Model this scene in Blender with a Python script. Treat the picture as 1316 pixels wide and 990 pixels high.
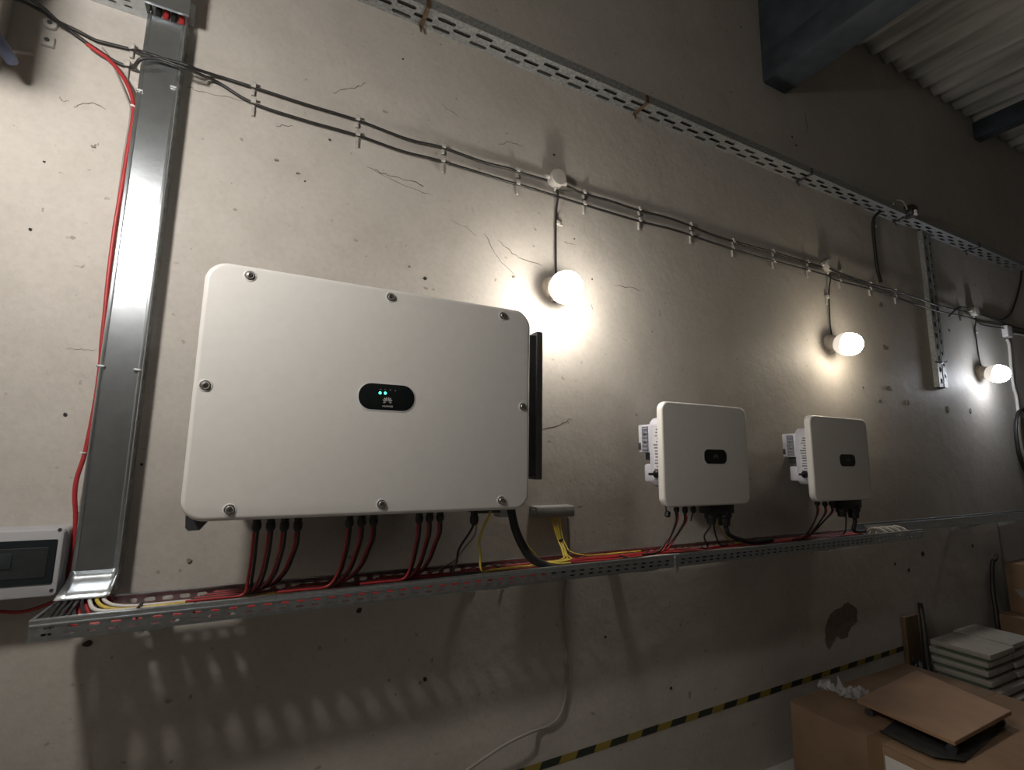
import bpy, bmesh, math, random
from mathutils import Vector, Matrix
random.seed(7)
for o in list(bpy.data.objects): bpy.data.objects.remove(o)
scene = bpy.context.scene
C = scene.collection
PI = math.pi

# ------------------------------------------------------------------ camera
CAM = Vector((0.0, -1.92, 1.6))
F_PX = 632.15
YAW, PITCH, ROLL = math.radians(26.784), math.radians(8.327), math.radians(0.799)
cy, sy, cp, sp = math.cos(YAW), math.sin(YAW), math.cos(PITCH), math.sin(PITCH)
FWD = Vector((sy*cp, cy*cp, sp)); r0 = Vector((cy, -sy, 0)); u0 = r0.cross(FWD)
RGT = math.cos(ROLL)*r0 + math.sin(ROLL)*u0
UPV = -math.sin(ROLL)*r0 + math.cos(ROLL)*u0
cd = bpy.data.cameras.new('camera'); cam = bpy.data.objects.new('camera', cd); C.objects.link(cam)
cam.matrix_world = Matrix(((RGT.x, UPV.x, -FWD.x, CAM.x), (RGT.y, UPV.y, -FWD.y, CAM.y), (RGT.z, UPV.z, -FWD.z, CAM.z), (0, 0, 0, 1)))
cd.sensor_fit = 'HORIZONTAL'; cd.sensor_width = 36.0; cd.lens = 36.0*F_PX/1316.0
cd.clip_start = 0.02
scene.camera = cam

# ------------------------------------------------------------------ world, exposure, lamp strengths
world = bpy.data.worlds.new('world'); scene.world = world; world.use_nodes = True
wb = world.node_tree.nodes['Background']; wb.inputs[0].default_value = (0.9, 0.95, 1.0, 1); wb.inputs[1].default_value = 0.008
scene.view_settings.view_transform = 'Standard'; scene.view_settings.look = 'None'
scene.view_settings.exposure = 0.55; scene.view_settings.gamma = 1.0
scene.view_settings.use_curve_mapping = False
KEY_POS = Vector((-0.72, -1.05, 2.60)); KEY_E = 172.0
LAMP_E = (98.0, 46.0, 54.0)

def at(px, py, Y):                       # a point seen at a pixel of the 1316x990 photograph, on the plane y = Y
    d = FWD + (px-658.0)/F_PX*RGT - (py-495.0)/F_PX*UPV
    return CAM + d*((Y-CAM.y)/d.y)
def onz(px, py, z):
    d = FWD + (px-658.0)/F_PX*RGT - (py-495.0)/F_PX*UPV
    return CAM + d*((z-CAM.z)/d.z)

# ------------------------------------------------------------------ materials
MATS = {}
def mat(name, col, rough=0.5, metal=0.0, var=0.0, scale=20.0, bump=0.0, bscale=60.0, emit=None, estr=0.0, spec=None, col2=None, trans=0.0, alpha=1.0, aniso=0.0, stretch=None):
    if name in MATS: return MATS[name]
    m = bpy.data.materials.new(name); m.use_nodes = True
    nt = m.node_tree; b = nt.nodes['Principled BSDF']
    b.inputs['Base Color'].default_value = (*col, 1); b.inputs['Roughness'].default_value = rough; b.inputs['Metallic'].default_value = metal
    if spec is not None: b.inputs['Specular IOR Level'].default_value = spec
    if trans: b.inputs['Transmission Weight'].default_value = trans
    b.inputs['Alpha'].default_value = alpha
    if aniso: b.inputs['Anisotropic'].default_value = aniso
    tc = nt.nodes.new('ShaderNodeTexCoord')
    src = tc.outputs['Object']
    if stretch:
        mp = nt.nodes.new('ShaderNodeMapping'); mp.inputs['Scale'].default_value = stretch
        nt.links.new(src, mp.inputs[0]); src = mp.outputs[0]
    if var or col2:
        n = nt.nodes.new('ShaderNodeTexNoise'); n.inputs['Scale'].default_value = scale; n.inputs['Detail'].default_value = 6
        nt.links.new(src, n.inputs['Vector'])
        r = nt.nodes.new('ShaderNodeValToRGB'); r.color_ramp.elements[0].position = 0.3; r.color_ramp.elements[1].position = 0.7
        if col2: a, c = col, col2
        else: a = tuple(max(0, v*(1-var)) for v in col); c = tuple(min(1, v*(1+var)) for v in col)
        r.color_ramp.elements[0].color = (*a, 1); r.color_ramp.elements[1].color = (*c, 1)
        nt.links.new(n.outputs['Fac'], r.inputs[0]); nt.links.new(r.outputs[0], b.inputs['Base Color'])
    if bump:
        n2 = nt.nodes.new('ShaderNodeTexNoise'); n2.inputs['Scale'].default_value = bscale; n2.inputs['Detail'].default_value = 5
        nt.links.new(src, n2.inputs['Vector'])
        bp = nt.nodes.new('ShaderNodeBump'); bp.inputs['Strength'].default_value = bump; bp.inputs['Distance'].default_value = 0.01
        nt.links.new(n2.outputs['Fac'], bp.inputs['Height']); nt.links.new(bp.outputs[0], b.inputs['Normal'])
    if emit:
        b.inputs['Emission Color'].default_value = (*emit, 1); b.inputs['Emission Strength'].default_value = estr
    MATS[name] = m
    return m

def plaster():
    m = bpy.data.materials.new('plaster'); m.use_nodes = True; nt = m.node_tree; b = nt.nodes['Principled BSDF']
    N = nt.nodes.new; Lk = nt.links.new
    tc = N('ShaderNodeTexCoord')
    def noise(sc, det, rough=0.5, vec=None):
        n = N('ShaderNodeTexNoise'); n.inputs['Scale'].default_value = sc; n.inputs['Detail'].default_value = det; n.inputs['Roughness'].default_value = rough
        Lk(vec or tc.outputs['Object'], n.inputs['Vector']); return n
    def ramp(src, p0, p1, c0, c1):
        r = N('ShaderNodeValToRGB'); e = r.color_ramp.elements
        e[0].position, e[1].position = p0, p1; e[0].color, e[1].color = (*c0, 1), (*c1, 1); Lk(src, r.inputs[0]); return r
    base = ramp(noise(1.1, 6, .6).outputs['Fac'], .3, .72, (.455, .426, .390), (.525, .493, .453))
    blot = ramp(noise(5.0, 8, .65).outputs['Fac'], .45, .8, (1, 1, 1), (.88, .87, .85))
    fine = ramp(noise(60, 4).outputs['Fac'], .3, .62, (.93, .93, .93), (1.0, 1.0, 1.0))
    speck = ramp(noise(34, 2, .4).outputs['Fac'], .72, .78, (1, 1, 1), (.62, .58, .53))
    prev = base.outputs[0]
    for q in (blot, fine, speck):
        mx = N('ShaderNodeMix'); mx.data_type = 'RGBA'; mx.blend_type = 'MULTIPLY'; mx.inputs['Factor'].default_value = 1
        Lk(prev, mx.inputs['A']); Lk(q.outputs[0], mx.inputs['B']); prev = mx.outputs['Result']
    Lk(prev, b.inputs['Base Color']); b.inputs['Roughness'].default_value = .62
    b.inputs['Specular IOR Level'].default_value = .35
    n1 = noise(7, 6, .6); n2 = noise(45, 5, .6)
    ad = N('ShaderNodeMath'); ad.operation = 'MULTIPLY_ADD'; ad.inputs[1].default_value = .18; Lk(n2.outputs['Fac'], ad.inputs[0]); Lk(n1.outputs['Fac'], ad.inputs[2])
    bp = N('ShaderNodeBump'); bp.inputs['Strength'].default_value = .21; bp.inputs['Distance'].default_value = .025
    Lk(ad.outputs[0], bp.inputs['Height']); Lk(bp.outputs[0], b.inputs['Normal'])
    return m
M_WALL = plaster()
M_FLOOR = mat('concrete', (.30, .285, .265), .85, var=.25, scale=3, bump=.3, bscale=30)
M_ROOF = mat('asbestos_sheet', (.45, .435, .395), .85, var=.45, scale=7, bump=.2, bscale=40, stretch=(1, .12, 1))
M_BEAM = mat('painted_beam', (.045, .055, .068), .5, var=.3, scale=9)
M_GALV = mat('galvanised', (.56, .60, .63), .30, .95, var=.14, scale=45, bump=.04, bscale=120)
M_GALVD = mat('dusty_galvanised', (.34, .35, .35), .55, .75, var=.3, scale=70, bump=.08, bscale=150)
M_DUCT = mat('duct_zinc', (.60, .645, .68), .28, .97, var=.08, scale=18, bump=.02, bscale=60, aniso=.35)
M_COVER = mat('inverter_paint', (.70, .685, .66), .34, var=.02, scale=40, bump=.015, bscale=500)
M_WHITEP = mat('white_plastic', (.66, .655, .67), .4, var=.02, scale=30)
M_LAV = mat('side_aluminium', (.56, .56, .63), .45, .15, var=.04, scale=30)
M_DKGREY = mat('dark_grey_metal', (.085, .085, .095), .42, .6, var=.15, scale=20)
M_BLACK = mat('black_plastic', (.012, .012, .013), .42)
M_GLOSS = mat('black_gloss', (.010, .013, .013), .12)
M_LED = mat('led_green', (.0, .6, .4), .3, emit=(.08, 1, .66), estr=2.2)
M_LOGO = mat('logo_print', (.55, .53, .52), .5)
M_DIM = mat('dim_print', (.09, .12, .12), .5)
M_RED = mat('red_cable', (.36, .028, .03), .42, var=.15, scale=9)
M_DRED = M_RED
M_BCAB = mat('black_cable', (.016, .015, .015), .5, var=.2, scale=30)
M_WCAB = mat('white_cable', (.62, .60, .57), .5)
M_GCAB = mat('grey_cable', (.26, .235, .21), .55)
M_YEL = mat('yellow_cable', (.60, .46, .07), .45, var=.25, scale=40)
M_SCREW = mat('screw_steel', (.62, .61, .60), .25, 1.0)
M_CLIP = mat('clip_plastic', (.42, .40, .37), .6, var=.15, scale=60)
M_JBOX = mat('junction_plastic', (.41, .39, .36), .55, var=.1, scale=30)
M_GREYBOX = mat('grey_box_plastic', (.235, .235, .23), .5, var=.1, scale=50)
M_ENCL = mat('enclosure_plastic', (.40, .405, .42), .42, var=.04, scale=30)
M_SMOKE = mat('smoked_window', (.016, .022, .024), .14)
M_BREAK = mat('breaker_face', (.022, .026, .028), .4, var=.2, scale=40)
M_CARD = mat('cardboard', (.24, .155, .095), .8, var=.16, scale=6, bump=.08, bscale=90)
M_CARDD = mat('cardboard_tape', (.20, .125, .07), .4)
M_MDF = mat('mdf_board', (.33, .205, .125), .6, var=.1, scale=8)
M_MDFE = mat('mdf_edge', (.17, .09, .055), .7)
M_SLAB = mat('slab_face', (.40, .385, .35), .7, var=.12, scale=9)
M_SLABG = mat('slab_green', (.13, .17, .12), .7, var=.25, scale=14)
M_WRAP = mat('clear_wrap', (.62, .62, .64), .25, alpha=.45)
M_SHEET = mat('dark_sheet', (.055, .055, .055), .55, var=.3, scale=20)
M_WOOD = mat('old_wood', (.12, .075, .042), .7, var=.25, scale=14, stretch=(1, 1, .15))
M_DARKH = mat('dark_handle', (.02, .018, .016), .5)
M_PAPER = mat('paper', (.62, .60, .58), .7)
M_CRACK = mat('crack_dark', (.14, .115, .095), .9)
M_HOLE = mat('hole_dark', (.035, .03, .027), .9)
M_FLAKE = mat('loose_plaster', (.26, .225, .185), .9, var=.2, scale=60)
M_BARE = mat('bare_render', (.165, .13, .108), .92, var=.22, scale=22, bump=.3, bscale=80)
M_RUST = mat('rusty_steel', (.13, .085, .05), .65, .5, var=.4, scale=40)
M_BLUE = mat('blue_grey_plastic', (.085, .10, .16), .5, var=.2, scale=20)
M_LAMPB = mat('lamp_holder', (.40, .355, .29), .5, var=.1, scale=30)

def hazard():
    m = bpy.data.materials.new('hazard_print'); m.use_nodes = True; nt = m.node_tree; b = nt.nodes['Principled BSDF']
    tc = nt.nodes.new('ShaderNodeTexCoord'); sx = nt.nodes.new('ShaderNodeSeparateXYZ'); nt.links.new(tc.outputs['Object'], sx.inputs[0])
    def math_(op, a, v=None, c=None):
        n = nt.nodes.new('ShaderNodeMath'); n.operation = op
        nt.links.new(a, n.inputs[0])
        if c is not None: nt.links.new(c, n.inputs[1])
        elif v is not None: n.inputs[1].default_value = v
        return n.outputs[0]
    d = math_('SUBTRACT', sx.outputs[0], c=math_('MULTIPLY', sx.outputs[2], .55))
    fr = math_('FRACT', math_('DIVIDE', d, .178))
    gt = math_('GREATER_THAN', fr, .47)
    mx = nt.nodes.new('ShaderNodeMix'); mx.data_type = 'RGBA'
    mx.inputs['A'].default_value = (.27, .205, .035, 1); mx.inputs['B'].default_value = (.018, .024, .02, 1)
    nt.links.new(gt, mx.inputs['Factor']); nt.links.new(mx.outputs['Result'], b.inputs['Base Color']); b.inputs['Roughness'].default_value = .5
    return m
M_HAZ = hazard()

# ------------------------------------------------------------------ mesh helpers
ORIG = {}
def obj(name, bm, m, parent=None, smooth=35, solid=0.0, label=None, stuff=False):
    """link a bmesh (world coordinates) as one mesh object, origin at its base"""
    me = bpy.data.meshes.new(name)
    bmesh.ops.recalc_face_normals(bm, faces=bm.faces)
    lo = [min(v.co[i] for v in bm.verts) for i in range(3)]; hi = [max(v.co[i] for v in bm.verts) for i in range(3)]
    c = Vector(((lo[0]+hi[0])/2, (lo[1]+hi[1])/2, lo[2]))
    bmesh.ops.translate(bm, verts=bm.verts, vec=-c)
    bm.to_mesh(me); bm.free()
    if smooth:
        me.shade_smooth(); me.set_sharp_from_angle(angle=math.radians(smooth))
    me.materials.append(m)
    o = bpy.data.objects.new(name, me); C.objects.link(o)
    if parent is not None:
        o.parent = parent; o.location = c-ORIG[parent.name]
    else: o.location = c
    ORIG[o.name] = c
    if solid:
        md = o.modifiers.new('thickness', 'SOLIDIFY'); md.thickness = solid; md.offset = 0
    if label: o['label'] = label
    if stuff: o['kind'] = 'stuff'
    return o
def tag(o, label, cat, group=None):
    o['label'] = label; o['category'] = cat
    if group: o['group'] = group
    return o
def thing(name, label, cat, loc, group=None):
    o = bpy.data.objects.new(name, None); C.objects.link(o); o.location = Vector(loc); o.empty_display_size = .05
    ORIG[o.name] = Vector(loc)
    return tag(o, label, cat, group)
def struct(name, bm, m, **k):
    o = obj(name, bm, m, **k); o['kind'] = 'structure'; return o

def box(bm, x0, x1, y0, y1, z0, z1, bev=0.0, seg=2):
    r = bmesh.ops.create_cube(bm, size=1)
    for v in r['verts']:
        v.co = Vector((x0+(x1-x0)*(v.co.x+.5), y0+(y1-y0)*(v.co.y+.5), z0+(z1-z0)*(v.co.z+.5)))
    if bev:
        es = list({e for v in r['verts'] for e in v.link_edges})
        bmesh.ops.bevel(bm, geom=es, offset=bev, segments=seg, affect='EDGES', profile=.5)
def B(*a, **k):
    bm = bmesh.new(); box(bm, *a, **k); return bm
def smooth_path(pts, n=8):
    pts = [Vector(p) for p in pts]
    if len(pts) < 3: return pts
    P = [2*pts[0]-pts[1]]+pts+[2*pts[-1]-pts[-2]]; out = []
    for i in range(1, len(P)-2):
        p0, p1, p2, p3 = P[i-1], P[i], P[i+1], P[i+2]
        for k in range(n):
            t = k/n
            out.append(.5*((2*p1)+(-p0+p2)*t+(2*p0-5*p1+4*p2-p3)*t*t+(-p0+3*p1-3*p2+p3)*t**3))
    out.append(pts[-1]); return out
def tube(bm, pts, r, sides=8, sm=True, n=8, r_end=None):
    P = smooth_path(pts, n) if sm else [Vector(p) for p in pts]
    rings = []; L = len(P)
    up = Vector((0, 0, 1))
    t0 = (P[1]-P[0]).normalized()
    a = t0.cross(up)
    if a.length < .05: a = t0.cross(Vector((0, 1, 0)))
    a.normalize()
    for i, p in enumerate(P):
        t = (P[min(i+1, L-1)]-P[max(i-1, 0)]).normalized()
        a = (a-t*a.dot(t)).normalized(); b = t.cross(a)
        rr = r if r_end is None else r+(r_end-r)*i/(L-1)
        rings.append([bm.verts.new(p+(a*math.cos(2*PI*k/sides)+b*math.sin(2*PI*k/sides))*rr) for k in range(sides)])
    for i in range(L-1):
        for k in range(sides):
            bm.faces.new((rings[i][k], rings[i][(k+1) % sides], rings[i+1][(k+1) % sides], rings[i+1][k]))
    bm.faces.new(rings[0]); bm.faces.new(rings[-1])
def T(pts, r, **k):
    bm = bmesh.new(); tube(bm, pts, r, **k); return bm
def lathe(bm, prof, org, axis, seg=24):
    """prof: (radius, distance along axis)"""
    ax = Vector(axis).normalized(); a = ax.cross(Vector((0, 0, 1)))
    if a.length < .05: a = ax.cross(Vector((1, 0, 0)))
    a.normalize(); b = ax.cross(a); org = Vector(org); rings = []
    for r, d in prof:
        if r <= 1e-6: rings.append([bm.verts.new(org+ax*d)])
        else: rings.append([bm.verts.new(org+ax*d+(a*math.cos(2*PI*k/seg)+b*math.sin(2*PI*k/seg))*r) for k in range(seg)])
    for i in range(len(rings)-1):
        A_, B_ = rings[i], rings[i+1]
        for k in range(seg):
            k2 = (k+1) % seg
            if len(A_) == 1 and len(B_) == 1: continue
            if len(A_) == 1: bm.faces.new((A_[0], B_[k], B_[k2]))
            elif len(B_) == 1: bm.faces.new((A_[k], A_[k2], B_[0]))
            else: bm.faces.new((A_[k], A_[k2], B_[k2], B_[k]))
    if len(rings[0]) > 1: bm.faces.new(rings[0])
    if len(rings[-1]) > 1: bm.faces.new(rings[-1])
def LT(prof, org, axis, seg=24):
    bm = bmesh.new(); lathe(bm, prof, org, axis, seg); return bm
def rr_outline(x0, x1, z0, z1, r, n=8):
    pts = []
    for cx_, cz_, a0 in ((x1-r, z1-r, 0), (x0+r, z1-r, 90), (x0+r, z0+r, 180), (x1-r, z0+r, 270)):
        for k in range(n+1):
            a = math.radians(a0+90*k/n); pts.append((cx_+r*math.cos(a), cz_+r*math.sin(a)))
    return pts
def rplate(bm, x0, x1, z0, z1, r, yb, yf, bev=.008, n=8, bseg=4):
    """rounded-rectangle slab from y=yb (back) to y=yf (front, towards the camera), softened front edge"""
    rings = [(yb, 0.0), (yf+bev, 0.0)]
    for k in range(1, bseg+1):
        a = PI/2*k/bseg; rings.append((yf+bev-bev*math.sin(a), bev-bev*math.cos(a)))
    loops = []
    for y, ins in rings:
        loops.append([bm.verts.new((x, y, z)) for x, z in rr_outline(x0+ins, x1-ins, z0+ins, z1-ins, max(r-ins, .001), n)])
    m = len(loops[0])
    for i in range(len(loops)-1):
        for k in range(m): bm.faces.new((loops[i][k], loops[i][(k+1) % m], loops[i+1][(k+1) % m], loops[i+1][k]))
    bm.faces.new(loops[0]); bm.faces.new(loops[-1])
def RP(*a, **k):
    bm = bmesh.new(); rplate(bm, *a, **k); return bm
def poly_prism(bm, pts, depth):
    """pts: world points of a planar outline, depth: extrusion vector"""
    d = Vector(depth); a = [bm.verts.new(Vector(p)) for p in pts]; b = [bm.verts.new(Vector(p)+d) for p in pts]; n = len(pts)
    bm.faces.new(a); bm.faces.new(b)
    for k in range(n): bm.faces.new((a[k], a[(k+1) % n], b[(k+1) % n], b[k]))
def PP(pts, depth):
    bm = bmesh.new(); poly_prism(bm, pts, depth); return bm
def slotted(bm, org, u, v, length, bands):
    """sheet of length along u; bands: (v0, v1) plain, or (v0, v1, pitch, slot_len, slot_w, offset) with obround holes cut through"""
    org, u, v = Vector(org), Vector(u), Vector(v)
    vt = lambda a, b: bm.verts.new(org+u*a+v*b)
    def quad(a0, a1, b0, b1):
        if a1-a0 > 1e-5: bm.faces.new((vt(a0, b0), vt(a1, b0), vt(a1, b1), vt(a0, b1)))
    for bd in bands:
        if len(bd) == 2: quad(0, length, *bd); continue
        v0, v1, p, sl, sw, off = bd
        s = off % p
        if s > 1e-4: quad(0, s, v0, v1)
        while s+p <= length+1e-6:
            c_u, c_v, W, H, r = s+p/2, (v0+v1)/2, p/2, (v1-v0)/2, sw/2
            a = max(sl/2-r, .0005); q = r*.72
            inn = [(a+r, 0), (a+q, q), (a, r), (0, r), (-a, r), (-a-q, q), (-a-r, 0), (-a-q, -q), (-a, -r), (0, -r), (a, -r), (a+q, -q)]
            out = [(W, 0), (W, H), (a, H), (0, H), (-a, H), (-W, H), (-W, 0), (-W, -H), (-a, -H), (0, -H), (a, -H), (W, -H)]
            I = [vt(c_u+x, c_v+y) for x, y in inn]; O = [vt(c_u+x, c_v+y) for x, y in out]
            for k in range(12): bm.faces.new((I[k], I[(k+1) % 12], O[(k+1) % 12], O[k]))
            s += p
        quad(s, length, v0, v1)
    bmesh.ops.remove_doubles(bm, verts=bm.verts, dist=1e-5)
def SL(*a):
    bm = bmesh.new(); slotted(bm, *a); return bm
def text_mesh(body, size, org, mat_, parent, name='lettering'):
    cu = bpy.data.curves.new('t', 'FONT'); cu.body = body; cu.size = size; cu.align_x = 'CENTER'; cu.extrude = .0004
    to = bpy.data.objects.new('t', cu); C.objects.link(to)
    bpy.context.view_layer.update()
    me = bpy.data.meshes.new_from_object(to.evaluated_get(bpy.context.evaluated_depsgraph_get()))
    bpy.data.objects.remove(to); bpy.data.curves.remove(cu)
    bm = bmesh.new(); bm.from_mesh(me); bpy.data.meshes.remove(me)
    for vv in bm.verts: vv.co = Vector(org)+Vector((vv.co.x, -vv.co.z, vv.co.y))
    return obj(name, bm, mat_, parent, smooth=0)

# ================================================================== the room
wall = struct('wall_back', B(-1.8, 9.0, 0, .25, -.02, 5.2), M_WALL)
struct('floor', B(-1.8, 9.0, -9.0, .25, -.15, 0), M_FLOOR)
struct('wall_left', B(-2.05, -1.8, -9.0, .25, -.02, 5.2), M_WALL)
struct('wall_right', B(9.0, 9.25, -9.0, .25, -.02, 5.2), M_WALL)
struct('wall_front', B(-2.05, 9.25, -9.25, -9.0, -.02, 5.2), M_FLOOR)
struct('trim_1', B(-1.85, -.80, -.16, .02, -.02, 4.95), M_WALL, label='plastered pilaster standing out of the wall')
# corrugated roof, rising slightly towards the wall
bm = bmesh.new(); X0, X1, PER = -2.0, 9.2, .2; NX = int((X1-X0)/PER*8)
prev = None
def roof_z(x, y): return 4.965+.036*math.asin(.92*math.cos(2*PI*(x-4.156)/PER))/1.168+.055*y
for i in range(NX+1):
    x = X0+(X1-X0)*i/NX
    cur = [bm.verts.new((x, y, roof_z(x, y))) for y in (-.012, -3.0, -6.0, -9.1)]
    if prev:
        for k in range(3): bm.faces.new((prev[k], cur[k], cur[k+1], prev[k+1]))
    prev = cur
struct('ceiling', bm, M_ROOF, solid=.007)
# steel roof beam: box chord with web plate above
beam = struct('trim_2', B(2.84, 3.08, -9.0, .06, 4.13, 4.34, bev=.02), M_BEAM, label='dark painted steel roof beam')
obj('web_plate', B(2.842, 2.88, -9.0, .06, 4.33, 4.97), M_BEAM, beam)
obj('web_plate', B(2.99, 3.03, -9.0, .06, 4.33, 4.97), M_BEAM, beam)
struct('trim_3', B(6.02, 6.15, -9.0, .06, 4.76, 4.93, bev=.008), M_BEAM, label='dark steel purlin under the corrugated roof')

# bare patch, cracks, flat dark discs for holes and loose flakes on the wall plaster
pp = [(1060, 812), (1064, 796), (1069, 788), (1079, 782), (1090, 774), (1098, 780), (1102, 788), (1102, 799), (1094, 806), (1090, 819), (1081, 822), (1076, 818), (1071, 826), (1066, 835), (1062, 828)]
pj = []
for (xa, ya), (xb_, yb_) in zip(pp, pp[1:]+pp[:1]):
    pj += [(xa, ya)]+[(xa+(xb_-xa)*t_+random.uniform(-1.2, 1.2), ya+(yb_-ya)*t_+random.uniform(-1.2, 1.2)) for t_ in (.33, .67)]
obj('bare_patch', PP([at(x, y, -.0008) for x, y in pj], (0, .004, 0)), M_BARE, wall, smooth=0, label='brown patch of bare render where the plaster came off')
def crack(pts, w=.003):
    P = [at(x, y, -.0006) for x, y in pts]; Q = [P[0]]
    for a, b in zip(P, P[1:]):
        for t in (.25, .5, .75, 1): Q.append(a.lerp(b, t)+(Vector((random.uniform(-1, 1), 0, random.uniform(-1, 1)))*.005 if t < 1 else Vector()))
    bm = bmesh.new(); up_, dn = [], []
    for i, p in enumerate(Q):
        t = (Q[min(i+1, len(Q)-1)]-Q[max(i-1, 0)]).normalized(); nrm = Vector((-t.z, 0, t.x))
        ww = w*random.uniform(.3, 1)*(.25 if i in (0, len(Q)-1) else 1)
        up_.append(bm.verts.new(p+nrm*ww/2)); dn.append(bm.verts.new(p-nrm*ww/2))
    for i in range(len(Q)-1): bm.faces.new((up_[i], up_[i+1], dn[i+1], dn[i]))
    obj('crack', bm, M_CRACK, wall, smooth=0, solid=.001)
for pts, w in (([(428, 120), (436, 116), (456, 113.6), (471, 106)], .004), ([(481, 218), (491, 223), (507, 227), (530, 233), (545, 240)], .004),
               ([(528, 231), (545, 240)], .006), ([(640, 309), (652, 319), (666, 331), (697, 342)], .004), ([(622, 300), (640, 331), (664, 357)], .003),
               ([(788, 367), (808, 369), (824, 374)], .004), ([(725, 310), (729, 313), (741, 314)], .003), ([(77, 124), (81, 130), (88, 129)], .003),
               ([(96, 139), (101, 135), (119, 132), (136, 141)], .003), ([(240, 112), (262, 118), (320, 131)], .002), ([(470, 214), (500, 229), (540, 246), (556, 252)], .002),
               ([(640, 186), (655, 182), (672, 188)], .003), ([(580, 283), (600, 292), (612, 303)], .002), ([(760, 390), (762, 400)], .003),
               ([(697, 552), (720, 546), (735, 538)], .003), ([(85, 449), (105, 448), (122, 450)], .002), ([(118, 190), (122, 186), (126, 184)], .003),
               ([(1034, 145), (1037, 160), (1037, 172)], .006), ([(355, 163), (362, 160), (378, 163)], .003), ([(567, 134), (577, 141), (592, 152)], .002)):
    crack(pts, w)
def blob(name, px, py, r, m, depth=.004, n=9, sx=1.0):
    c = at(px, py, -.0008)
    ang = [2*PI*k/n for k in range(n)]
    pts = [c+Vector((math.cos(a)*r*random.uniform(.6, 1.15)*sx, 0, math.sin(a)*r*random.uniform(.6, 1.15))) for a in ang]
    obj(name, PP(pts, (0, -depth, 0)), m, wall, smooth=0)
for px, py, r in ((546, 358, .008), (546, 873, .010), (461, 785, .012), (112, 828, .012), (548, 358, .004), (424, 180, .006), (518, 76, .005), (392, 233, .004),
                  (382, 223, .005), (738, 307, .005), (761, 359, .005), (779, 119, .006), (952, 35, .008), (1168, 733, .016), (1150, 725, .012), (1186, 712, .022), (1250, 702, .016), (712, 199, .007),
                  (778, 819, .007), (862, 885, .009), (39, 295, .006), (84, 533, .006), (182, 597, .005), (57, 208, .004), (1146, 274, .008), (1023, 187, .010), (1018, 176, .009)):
    blob('hole_disc', px, py, r, M_HOLE, .0012)  # flat discs; the dark of a hole's depth is in their colour
for px, py, r, s in ((1131, 393, .03, 1.6), (1137, 447, .035, 1.8), (1141, 499, .035, 1.8), (1130, 515, .025, 1), (1166, 517, .035, .8), (1218, 526, .045, 1), (1247, 528, .04, .7), (243, 720, .012, 1),
                     (1109, 498, .012, 1), (1253, 367, .02, .5), (1220, 425, .02, 1), (645, 760, .014, 1.2), (383, 223, .006, 2), (355, 206, .008, 2), (526, 343, .008, 1.4), (660, 356, .008, 1.6), (120, 189, .007, 2)):
    blob('loose_flake', px, py, r*.6, M_FLAKE, .005, sx=s)

# ================================================================== lamps
GL = [(.050, 0), (.060, .012), (.069, .034), (.073, .056), (.0735, .074), (.071, .098), (.058, .125), (.040, .140), (.018, .148), (0, .150)]
def lamp_globe(o, org, ax, m, parent):
    sk = mat('opal_skirt', (.72, .68, .62), .45, emit=(1, .9, .8), estr=.35)
    g = obj('globe', LT(GL[3:], org, ax, 32), m, parent, smooth=60)
    obj('globe_skirt', LT(GL[:4], org, ax, 32), sk, parent, smooth=60)
    return g
LAMPC = ((1, .93, .82), (1, .87, .68), (.90, .93, 1.0))
LLAB = ('round opal wall lamp burning above the large inverter', 'round opal wall lamp with warm glow above the farther small inverter', 'round opal wall lamp with cold white glow beyond the perforated channel')
for i, (x, z, e, c, lab) in enumerate(zip((1.172, 3.345, 5.485), (2.395, 2.388, 2.385), LAMP_E, LAMPC, LLAB)):
    L = thing('wall_lamp', lab, 'lamp', (x, 0, z), 'opal wall lamps on the plaster')
    ax = Vector((0, -math.cos(.27), -math.sin(.27)))
    obj('base', LT([(.053, -.02), (.055, .014), (.053, .022), (.049, .026), (.050, .062)], (x, 0, z), ax, 28), M_LAMPB, L)
    m = mat('opal_glow_%d' % i, (.8, .8, .8), .4, emit=c, estr=e)
    lamp_globe(L, Vector((x, 0, z))+ax*.058, ax, m, L)
    obj('screw_lug', B(x-.008, x+.008, -.03, 0, z-.068, z-.05, bev=.002), M_LAMPB, L)
# the lamp hanging from the roof left of the camera: gives the long shadows and the glint on the duct
L = thing('pendant_lamp_offscreen', 'round opal lamp hanging from the roof on a black cord', 'lamp', KEY_POS+Vector((0, 0, .1)))
m = mat('opal_glow_key', (.8, .8, .8), .4, emit=(1, .945, .88), estr=KEY_E)
obj('globe_offscreen', LT([(r*1.0, d) for r, d in GL], KEY_POS+Vector((0, 0, .075)), (0, 0, -1), 32), m, L, smooth=60)
obj('holder', LT([(.012, .10), (.03, .085), (.050, .03), (.052, 0)], KEY_POS+Vector((0, 0, .07)), (0, 0, 1), 24), M_LAMPB, L)
obj('cord', T([KEY_POS+Vector((0, 0, .16)), Vector((KEY_POS.x, KEY_POS.y, 4.92))], .004, sm=False), M_BCAB, L)

# ================================================================== large inverter
ix0, ix1, iz0, iz1 = -.176, .861, 1.419, 2.137; YF, YM = -.365, -.235
INV = thing('large_inverter', 'large cream string inverter with glowing green lights and black oval display', 'inverter', (.34, -.2, iz0))
cover = obj('front_cover', RP(ix0, ix1, iz0, iz1, .058, YM, YF, bev=.014, n=10, bseg=5), M_COVER, INV, smooth=40)
obj('rear_body', B(-.09, .80, YM, -.075, 1.47, 2.10, bev=.01), M_DKGREY, INV)
obj('mounting_bracket', B(-.02, .70, -.08, .0, 1.62, 1.72, bev=.004), M_GALVD, INV)
obj('mounting_bracket', B(-.02, .70, -.08, .0, 1.95, 2.02, bev=.004), M_GALVD, INV)
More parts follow.
